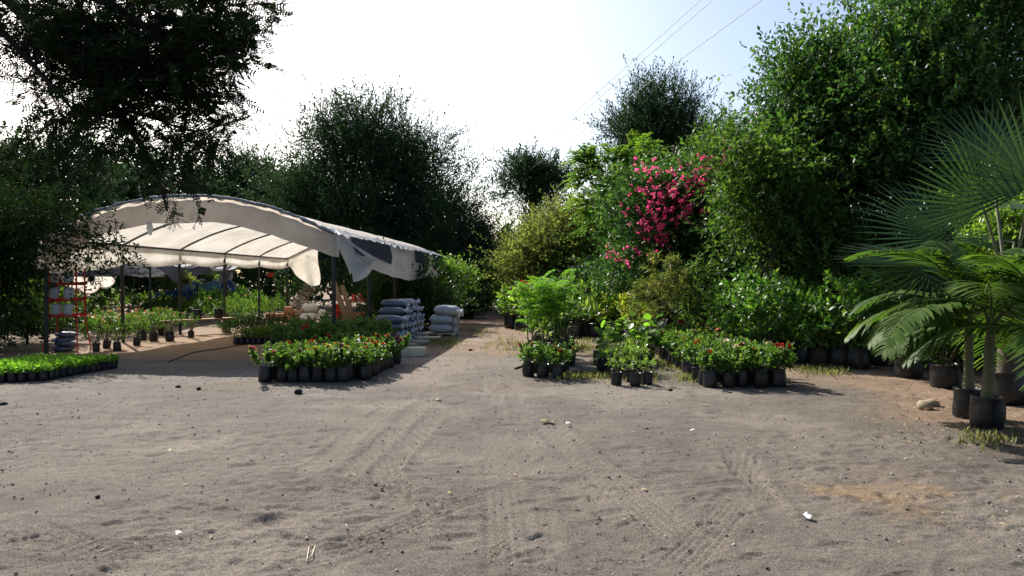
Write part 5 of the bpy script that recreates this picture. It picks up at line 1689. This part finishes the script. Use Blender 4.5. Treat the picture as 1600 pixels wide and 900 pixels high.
# shiny shrubs in bags along the right, in two rows
gl = [(1145, 560, 0), (1172, 563, 2), (1200, 566, 3), (1228, 563, 1), (1256, 568, 0), (1284, 572, 2), (1312, 574, 1), (1340, 576, 0), (1165, 548, 3), (1210, 550, 1), (1250, 552, 3), (1295, 555, 3), (1335, 558, 1), (1370, 570, 1), (1385, 556, 3)]
for k, (x, y, v) in enumerate(gl):
    xx, yy = at(x, y)
    fr = k < 8 or k == 13
    n_ = k if k < 8 else (8 if k == 13 else (k - 8 if k < 13 else 5))
    plant("shiny_shrub", (xx, yy), BAG_L[k % 3], GLOSS[v], f"glossy leaved shrub in a black bag on the right, {ORD[n_]} from left in {'front' if fr else 'rear'} row", "shrub", "glossy shrubs along the right", scale=R.uniform(.9, 1.1))


# ------------------------------------------------------------------ palms at the right
def feather_frond(L, n=32, droop=.55, ll=.42):
    g, w = G(), G()
    t = np.linspace(0, 1, 14)
    c = np.stack([L * (t - .12 * t ** 3), 0 * t, L * (.42 * t - droop * t ** 2.2)], 1)
    tube(c, np.linspace(.014, .003, 14), 5, False, w)
    tt = np.linspace(.18, .99, n)
    P = np.stack([np.interp(tt, t, c[:, i]) for i in range(3)], 1)
    T = nrm(np.stack([np.interp(tt, t, np.gradient(c[:, i])) for i in range(3)], 1))
    le = ll * (np.sin(np.pi * (tt * .82 + .14)) ** .7) * (.9 + .2 * R.random(n))
    for s in (-1, 1):
        D = nrm(T * .75 + np.array([0, s * 1.0, 0]) + np.array([0, 0, .25]) + R.normal(0, .06, (n, 3)))
        S = nrm(np.cross(D, np.array([0, 0, 1.0]) + .4 * T)); V = []
        for k in range(5):
            q = k / 4
            ctr = P + D * (le * q)[:, None] - np.array([0, 0, 1.0]) * (le * .42 * q * q)[:, None]
            wv = .017 * (.6 + 2.2 * q * (1 - q)) if k < 4 else .001
            V += [ctr - S * wv, ctr + S * wv]
        V = np.stack(V, 1)
        F = np.array([(2 * k, 2 * k + 1, 2 * k + 3, 2 * k + 2) for k in range(4)])[None] + (np.arange(n) * 10)[:, None, None]
        g.add(V, F.reshape(-1, 4), np.repeat(.3 + .5 * R.random(n), 10))
    return g.mesh("feather_frond", M['palm']), w.mesh("feather_rachis", M['greenstem'])


FF = [feather_frond(L, 34, dr, ll) for L, dr, ll in ((1.45, .5, .42), (1.65, .62, .46), (1.25, .35, .40), (1.55, .8, .44))]


def feather_palm(x, y, H, r, nf, label, angs, bagi, lean=(0, 0)):
    root = tag(link("feather_palm", None, loc=(x, y, 0)), label, "palm", "feather palms in bags")
    link("grow_bag", BAG_L[bagi], root, rot=(0, 0, bagi), scale=(.80, .80, .95))
    top = np.array([lean[0], lean[1], H])
    c = bez(np.array([0, 0, .28]), np.array([lean[0] * .2, lean[1] * .2, H * .55]), top, 8)
    link("trunk", tube(c, np.array([1.25, 1.1, 1, 1, .95, .95, .85, .5]) * r, 9).mesh("palm_trunk", M['palmstem'], True), root)
    for k, a in enumerate(angs):
        fr, ra = FF[k % 4]
        el = (.35, -.05, -.75, .15, -.45)[k % 5] + R.normal(0, .1)
        f = link("frond", fr, root, tuple(top - np.array([0, 0, .05 + .03 * (k % 3)])), (R.normal(0, .15), el - .16, math.radians(a)), R.uniform(.85, 1.1))
        link("rachis", ra, f)


feather_palm(5.06, 8.15, 1.18, .05, 9, "slim stemmed feather palm, leftmost of the three bagged palms in front", (175, 130, 95, 215, 250, 35, 310, 190, 155, 280), 0)
feather_palm(4.88, 7.55, 1.08, .052, 10, "feather palm in the middle of the three bagged palms in front", (185, 200, 110, 60, 235, 265, 20, 330, 150, 290), 1, (.04, 0))
feather_palm(4.98, 6.85, 1.05, .05, 9, "feather palm cut by the right picture edge, nearest of three", (165, 120, 75, 30, 205, 240, 330, 285), 2, (.10, .1))
feather_palm(6.75, 10.0, 1.15, .05, 9, "feather palm farther back behind the three bagged ones", (150, 100, 190, 230, 60, 20, 300, 265, 175), 0)


def fan_frond(Rr, n=40, arc=250, seed=0):
    g = G()
    A = np.radians(np.linspace(-arc / 2, arc / 2, n))
    dA = np.radians(arc / n)
    for i, a in enumerate(A):
        ln = Rr * (.78 + .22 * math.cos(a * .75)) * R.uniform(.93, 1.05)
        jit = R.normal(0, .02)
        droop = R.uniform(.02, .16)
        pts = []
        for q in (0.03, .28, .55, .78, 1.0):
            rr = ln * q
            wd = math.tan(dA / 2) * rr if q <= .30 else math.tan(dA / 2) * ln * .46 * (1 - (q - .28) / .72) ** .7 + .001
            ang = a + jit * max(0, q - .5)
            d = np.array([math.cos(ang), math.sin(ang)]); s = np.array([-d[1], d[0]])
            z = -.10 * q * ln * abs(math.sin(a)) - droop * ln * max(0, q - .5) ** 2 * 2
            fold = .35 * wd
            for k, zz in ((-1, fold), (0, -fold), (1, fold)):
                xy = d * rr + s * wd * k
                pts.append((xy[0], xy[1], z + zz))
        F = [(3 * r + c, 3 * r + c + 1, 3 * r + c + 4, 3 * r + c + 3) for r in range(4) for c in range(2)]
        g.add(np.array(pts), F, R.random())
    return g.mesh("fan_frond", M['fan'])


FAN = [fan_frond(1.12, 36, 200), fan_frond(1.05, 34, 190), fan_frond(1.15, 42, 250)]


def fan_palm():
    bx, by = 6.15, 9.1
    root = tag(link("fan_palm", None, loc=(bx, by, 0)), "large fan palm with pleated blue green fans behind the feather palms", "palm")
    link("grow_bag", BAG_L[1], root, scale=(1.35, 1.35, 1.15))
    link("trunk", tube(bez(np.array([0, 0, .3]), np.array([0, 0, .7]), np.array([.02, 0, 1.15]), 8), np.array([1.2, 1.15, 1.1, 1.1, 1, .95, .8, .5]) * .12, 10).mesh("fan_trunk", M['bark'], True), root)
    # hub positions from the photograph, direction the fan points (world), size
    fr = [((1535, 322), 9.0, (-.62, -.1, .66), (-.35, -.9, .1), 0, .90), ((1478, 372), 9.3, (-.90, .1, .28), (.1, -.85, .5), 1, 1.1), ((1455, 418), 8.4, (-.98, -.1, .05), (.05, -.45, .88), 0, .98),
          ((1612, 290), 8.4, (.0, -.1, .98), (-.3, -.95, -.1), 2, .95), ((1545, 250), 9.7, (.25, .4, .9), (-.2, -.9, .3), 1, .95), ((1640, 330), 9.3, (.9, .2, .3), (0, -.3, .95), 1, 1.0), ((1585, 380), 10.0, (.3, .9, .3), (0, -.4, .9), 2, .9)]
    from mathutils import Matrix
    for (x, y), Y, d, nn, v, s in fr:
        h = pt(x, y, Y) - np.array([bx, by, 0])
        d = nrm(np.array(d)); n = np.array(nn); yv = nrm(np.cross(n, d)); n = np.cross(d, yv)
        f = link("frond", FAN[v], root)
        f.matrix_local = Matrix([[d[0] * s, yv[0] * s, n[0] * s, h[0]], [d[1] * s, yv[1] * s, n[1] * s, h[1]], [d[2] * s, yv[2] * s, n[2] * s, h[2]], [0, 0, 0, 1]])
        st = np.array([0, 0, 1.1])
        mid = (st + h) / 2 + np.array([0, 0, .25])
        link("petiole", tube(bez(st, mid, h + d * .03, 10), np.linspace(.026, .013, 10), 6).mesh("fan_petiole", M['palmstem'], True), root)


fan_palm()
for k, (x, y, lab) in enumerate(((1478, 606, "dark bagged shrub in the shade left behind the feather palms"), (1570, 612, "bagged shrub in the shade behind the feather palm stems"), (1420, 590, "dark glossy shrub right of the shiny row, behind the palm fronds"))):
    xx, yy = at(x, y)
    plant("shaded_shrub", (xx, yy), BAG_L[k % 3], bush(M['dark'], 1.1, .35, 60, .2, 7, .1, .5, LEAF6, z0=.35, name="shaded_shrub"), lab, "shrub", "shaded shrubs behind the palms")

# ------------------------------------------------------------------ beds and hanging plants under the canopy
def bed(name, label, pts, n, h, leafm, ll, lw, fl=None, nf=0, k=7, L=.16):
    g, f = G(), G()
    q = np.array(pts)
    u, v = R.random(n), R.random(n)
    P = ((1 - u) * (1 - v))[:, None] * q[0] + (u * (1 - v))[:, None] * q[1] + (u * v)[:, None] * q[2] + ((1 - u) * v)[:, None] * q[3]
    hh = h * (.55 + .45 * R.random(n)) * (1 + .3 * vnoise(P[:, 0] * 1.4, P[:, 1] * 1.4, 0, 95))
    c = P.mean(0)
    P3 = np.column_stack([P - c, hh * R.random(n) ** .4])
    shoots(g, P3, R.normal(0, .35, (n, 3)) + np.array([0, 0, 1.0]), L, k, ll, lw, .8, .35)
    root = tag(link(name, None, loc=(c[0], c[1], 0)), label, "plant bed", kind="stuff")
    link("foliage", g.mesh(name + "_foliage", leafm), root)
    if nf:
        for colr in fl:
            f = G()
            i = R.choice(n, nf // len(fl))
            shoots(f, P3[i] * np.array([1, 1, 0]) + np.column_stack([0 * i, 0 * i, hh[i] + L * .7]), R.normal(0, .6, (len(i), 3)) + np.array([0, 0, 1.0]), .03, 4, .05, .9)
            link("flowers", f.mesh(name + "_" + colr, M['fl_' + colr]), root)
    return root


A_ = lambda *p: [at(*q) for q in p]
bed("impatiens_bed", "bed of orange flowered plants behind the red rack", [(-11.6, 19.3), (-9.7, 18.9), (-9.6, 22.0), (-11.9, 22.3)], 760, .5, M['rose'], .08, .5, ('orange', 'salmon', 'white'), 230)
bed("grassy_bed", "long bed of grassy green plants across the left under the canopy", [(-13.5, 25.5), (-9.0, 24.8), (-9.5, 31.5), (-14.5, 32)], 850, .75, M['midgreen'], .17, .22, ('salmon',), 20, 6, .25)
bed("flower_bed", "low bed of orange flowers behind the concrete kerb", [at(320, 487), at(395, 489), (-10.3, 36.5), (-14.0, 37)], 300, .35, M['rose'], .10, .5, ('orange', 'salmon', 'red'), 170)
bed("lush_bed", "bright lush leaves in sun beyond the left canopy posts", [(-15.8, 36.2), (-12.2, 36.2), (-12.5, 37.2), (-15.9, 37.2)], 160, .9, M['seedling'], .22, .3, None, 0, 6, .3)
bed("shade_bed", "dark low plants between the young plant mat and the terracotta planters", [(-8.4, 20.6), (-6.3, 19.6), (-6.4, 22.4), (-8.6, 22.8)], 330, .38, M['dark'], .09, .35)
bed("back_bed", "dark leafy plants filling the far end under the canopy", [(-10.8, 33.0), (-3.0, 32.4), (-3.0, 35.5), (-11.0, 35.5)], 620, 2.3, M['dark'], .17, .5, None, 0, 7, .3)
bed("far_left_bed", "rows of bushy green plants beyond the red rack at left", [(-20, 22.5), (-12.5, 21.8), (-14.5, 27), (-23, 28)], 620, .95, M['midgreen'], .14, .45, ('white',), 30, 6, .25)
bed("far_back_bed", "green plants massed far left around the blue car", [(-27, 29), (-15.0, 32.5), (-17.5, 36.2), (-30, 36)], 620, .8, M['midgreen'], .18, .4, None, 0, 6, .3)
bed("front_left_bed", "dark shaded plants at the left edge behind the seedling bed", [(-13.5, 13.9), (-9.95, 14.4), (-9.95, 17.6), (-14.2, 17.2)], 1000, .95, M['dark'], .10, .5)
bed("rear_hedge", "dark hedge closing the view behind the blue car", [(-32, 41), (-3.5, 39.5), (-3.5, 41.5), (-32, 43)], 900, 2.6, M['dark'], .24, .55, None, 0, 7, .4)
bed("left_bed", "dark glossy plants massed at the left edge below the shade cloth", [(-14.5, 17.6), (-11.3, 17.3), (-11.6, 20.4), (-15, 20.6)], 420, 1.45, M['glossy'], .11, .5)

# small pots on the floor at the left
for k, (x, y, v, sc, lab) in enumerate(((183, 548, 0, 1.0, "small bagged plant nearest the red rack on the canopy floor"), (166, 544, 1, 1.0, "bagged plant just right of the red rack legs"), (150, 549, 1, .9, "low bagged plant touching the red rack foot"), (240, 533, 0, 1.25, "bushy bagged plant on the floor, right of the second left post"), (222, 531, 1, 1.2, "bagged plant on the floor right behind the second left post"),
                                  (265, 533, 1, 1.25, "bushy bagged plant, second from right on the canopy floor"), (298, 527, 0, .95, "single bagged plant standing alone on the open canopy floor"), (213, 540, 0, 1.0, "bagged plant in front of the second left post"), (252, 524, 1, 1.2, "bagged plant behind the bushy ones on the canopy floor"))):
    xx, yy = at(x, y)
    plant("floor_plant", (xx, yy), BAG_S[k % 3], bush(M['midgreen'], .6, .2, 22, .12, 7, .07, .35, z0=.27, name="floor_plant", up=.6), lab, "potted plant", "bagged plants on the canopy floor", scale=sc)
for k, (x, y) in enumerate(((252, 484), (262, 486))):
    plant("bench_plant", (-8.98 + .38 * k, 21.0 + .58 * k, .44), BAG_M[k], bush(M['dark'], .5, .15, 22, .1, 7, .06, .5, z0=.25, name="bench_plant"), f"dark bagged plant on the plank bench, {'left' if k == 0 else 'right'} one", "potted plant", "plants on the plank bench")


def hanging(x, y, Y, label, mat=M['lightgreen'], fl=None):
    c = pt(x, y, Y)
    root = tag(link("hanging_plant", None, loc=tuple(c)), label, "hanging plant")
    link("pot", lathe([(0, -.14), (.10, -.14), (.14, 0), (.15, .01), (.13, 0), (0, -.02)], 14).mesh("hanging_pot", M['steel'] if fl is None else M['redplastic'], True), root)
    w = G()
    zt = max(.4, EAVE + .1 - c[2])
    for k in range(3):
        a = k * 2.094
        tube([(.13 * math.cos(a), .13 * math.sin(a), 0), (.01 * math.cos(a), .01 * math.sin(a), .38), (0, 0, zt)], .004, 3, False, w)
    link("hanger", w.mesh("hanging_wires", M['wire']), root)
    if fl is None:
        g = G(); n = 60
        D = R.normal(0, 1, (n, 3)) + np.array([0, 0, .5])
        shoots(g, np.zeros((n, 3)) + R.normal(0, .05, (n, 3)), D, .42, 9, .10, .3, .9, 0, .2, .5)
        link("leaves", g.mesh("hanging_leaves", mat), root)


hanging(262, 436, 27, "bright hanging fern between the second and third left posts")
hanging(327, 434, 29, "hanging fern left of the fourth left post")
hanging(290, 437, 26.5, "dull hanging plant beside the third left post", M['croton'])
hanging(422, 427, 28.5, "empty red hanging pot near the canopy far end", fl='red')

# ------------------------------------------------------------------ grass, litter, pebbles and small scraps
def grass():
    g = G()
    zones = [(690, 536, 26, 7, 420), (1060, 568, 40, 10, 500), (1085, 590, 26, 8, 260), (800, 492, 26, 8, 320), (905, 545, 30, 6, 250), (925, 530, 40, 10, 300), (905, 590, 40, 5, 200), (1290, 580, 40, 8, 300), (1540, 690, 50, 14, 70), (745, 520, 30, 8, 120), (1000, 590, 60, 10, 150), (800, 540, 40, 14, 200),
             (770, 476, 14, 4, 120), (1150, 545, 60, 8, 180)]
    for x, y, rx, ry, n in zones:
        px = x + R.normal(0, rx * .55, n); py = np.maximum(y + R.normal(0, ry * .55, n), 470)
        Y = FPX * CAMZ / (py - HOR); X = (px - 800) / FPX * Y
        P = np.stack([X, Y, 0 * X], 1)
        D = R.normal(0, .5, (n, 3)) * np.array([1, 1, 0]) + np.array([0, 0, 1.0])
        P = P + 0
        for _ in range(3):
            leaves(g, P + R.normal(0, .03, P.shape) * np.array([1, 1, 0]), D + R.normal(0, .3, D.shape), R.normal(0, 1, P.shape) + np.array([0, -1.0, 0]), R.uniform(.04, .12, n), .10, LEAF2)
    tag(link("grass", g.mesh("grass", M['grass'])), "thin dry grass growing along the edges of the path and beds", "grass", kind="stuff")


grass()


def litter():
    g = G()
    n = 700
    P = []
    for x, y, rx, ry, m in ((1480, 640, 130, 50, 260), (1250, 590, 140, 30, 130), (900, 560, 120, 40, 130), (720, 545, 80, 30, 130), (800, 700, 700, 120, 90), (620, 560, 40, 10, 60), (1000, 600, 120, 16, 60)):
        px = x + R.normal(0, rx * .6, m); py = np.clip(y + R.normal(0, ry * .6, m), 500, 890)
        Y = FPX * CAMZ / (py - HOR)
        P.append(np.stack([(px - 800) / FPX * Y, Y, np.full(m, .012)], 1))
    P = np.concatenate(P); n = len(P)
    a = R.random(n) * 6.28
    leaves(g, P, np.stack([np.cos(a), np.sin(a), R.normal(0, .12, n)], 1), R.normal(0, .25, (n, 3)) + np.array([0, 0, 1.0]), R.uniform(.02, .06, n), .5, LEAF6)
    tag(link("fallen_leaves", g.mesh("fallen_leaves", M['litter'])), "dry fallen leaves strewn over the yard", "leaves", kind="stuff")


litter()


def pebbles():
    g = G()
    n = 3000
    Y = 3.2 + 12 * R.random(n) ** 1.6; X = (R.random(n) * 1.5 - .75) * (Y + .4)
    s = .0035 + .009 * R.random(n) ** 5 * (1 + 0 * Y) + .0006 * Y
    o = np.array([(1, 0, 0), (0, 1, 0), (-1, 0, 0), (0, -1, 0), (0, 0, .75), (0, 0, -.6)], float)
    V = o[None] * (1 + .35 * R.normal(0, 1, (n, 6, 1)) * .5) * s[:, None, None]
    a = R.random(n) * 6.28
    ca, sa = np.cos(a)[:, None], np.sin(a)[:, None]
    V = np.stack([V[..., 0] * ca - V[..., 1] * sa, V[..., 0] * sa + V[..., 1] * ca, V[..., 2]], -1) + np.stack([X, Y, .006 + .004 * R.normal(0, 1, n)], 1)[:, None]
    F = np.array([(0, 1, 4), (1, 2, 4), (2, 3, 4), (3, 0, 4), (1, 0, 5), (2, 1, 5), (3, 2, 5), (0, 3, 5)])[None] + (np.arange(n) * 6)[:, None, None]
    g.add(V, F.reshape(-1, 3), np.repeat(R.random(n) ** 1.3, 6))
    tag(link("gravel", g.mesh("gravel", M['pebble'])), "small loose stones scattered over the dirt yard", "gravel", kind="stuff")


pebbles()


def rock(x, y, s, label, mat, seed, cat="stone", nm="loose_stone"):
    X, Y = at(x, y)
    g = G(); th = np.linspace(0, np.pi, 6); ph = np.arange(9) / 9 * 2 * np.pi
    d = np.stack([np.sin(th)[:, None] * np.cos(ph), np.sin(th)[:, None] * np.sin(ph), np.broadcast_to(np.cos(th)[:, None], (6, 9))], -1)
    r = s * (1 + .3 * vnoise(d[..., 0] * 1.7 + seed, d[..., 1] * 1.7, d[..., 2] * 1.7, seed))
    i = np.arange(5)[:, None]; j = np.arange(9)[None]; k = (j + 1) % 9
    g.add(d * r[..., None] * np.array([1.3, 1, .7]), np.stack([i * 9 + j, (i + 1) * 9 + j, (i + 1) * 9 + k, i * 9 + k], -1).reshape(-1, 4))
    tag(link(nm, g.mesh(nm, mat), loc=(X, Y, s * .4), rot=(0, 0, seed)), label, cat)


M['darkclod'] = solid("dark_clod", (.04, .035, .03), (.02, .018, .015), .9, 20, .5)
rock(466, 614, .05, "dark clod lying before the front rose bags", M['darkclod'], 1)
rock(310, 609, .035, "small dark clod right of the seedling bed", M['darkclod'], 2)
rock(278, 606, .03, "tiny dark clod nearest the seedling bed corner", M['darkclod'], 3)
rock(4, 634, .045, "dark clod at the left picture edge", M['darkclod'], 4)
rock(151, 778, .018, "small black clod in the lower left yard", M['darkclod'], 5)
rock(685, 627, .028, "pale stone on the wheel tracks before the path", M['foam'], 6)
rock(1047, 611, .03, "dark clod right of the small potted plants", M['darkclod'], 7)
rock(1446, 638, .09, "brown broken block left of the palm bags", M['stone'], 8)
rock(1457, 634, .07, "smaller broken block touching the brown one near the palm bags", M['stone'], 9)
rock(735, 548, .04, "dark lump on the path right of the grass tuft", M['darkclod'], 10)


def paper(x, y, s, label, seed, mat=M['paper'], nm="paper_scrap", cat="paper"):
    X, Y = at(x, y)
    def f(u, v):
        return np.stack([(u - .5) * s * 1.3, (v - .5) * s + .2 * s * u, .012 + .02 * (vnoise(u * 2.2 + seed, v * 2.2, 0, seed) + .6) * s / .08], -1)
    tag(link(nm, sheet(f, 7, 7).mesh(nm, mat, True), loc=(X, Y, .004), rot=(0, 0, seed * .7)), label, cat)


paper(1265, 812, .05, "white paper scrap on the dirt at lower right", 1)
paper(888, 664, .04, "small pale paper scrap right of the dry curled leaf", 2)
paper(278, 838, .03, "thin white scrap on the dirt at lower left", 3)
paper(1083, 675, .035, "tiny white scrap on the dirt in the right middle", 4)


def dry_leaf(x, y, s, label):
    X, Y = at(x, y)
    g = G(); n = 5
    a = R.random(n) * 6.28
    leaves(g, np.zeros((n, 3)) + R.normal(0, .012, (n, 3)) * np.array([1, 1, .3]), np.stack([np.cos(a), np.sin(a), R.uniform(.1, .7, n)], 1), R.normal(0, .5, (n, 3)) + np.array([0, 0, 1.0]), s, .6, LEAF6)
    tag(link("dry_leaf", g.mesh("dry_leaf_cluster", M['litter']), loc=(X, Y, .012)), label, "leaf")


dry_leaf(855, 662, .10, "brown curled dry leaf in the middle of the yard")


def twig(pts, label, mat, r=.004):
    P = [at(*p) for p in pts]
    c = np.array([(x, y, .012 + .008 * (i % 2)) for i, (x, y) in enumerate(P)])
    o = c[0].copy(); o[2] = 0
    tag(link("fallen_twig", tube(c - o, r, 5).mesh("fallen_twig", mat, True), loc=tuple(o)), label, "twig")


twig([(478, 882), (482, 862), (491, 858), (486, 876), (474, 880)], "thin pale looped straw at the bottom left of centre", M['foam'], .003)
twig([(762, 880), (765, 866), (790, 848)], "thin dark curved twig at the bottom near the centre", M['twig'], .003)
twig([(805, 577), (815, 574), (822, 575)], "short dark stick left of the middle cluster bags", M['darkclod'], .02)
twig([(538, 748), (546, 741), (555, 746)], "short pale straw beside the wheel tracks", M['foam'], .003)
twig([(1092, 634), (1108, 636)], "short pale stick on the dirt before the right rose block", M['foam'], .006)
# hose lying on the canopy floor
twig([(262, 566), (300, 552), (345, 545), (400, 536)], "thin dark hose lying across the canopy floor", M['wire'], .012)
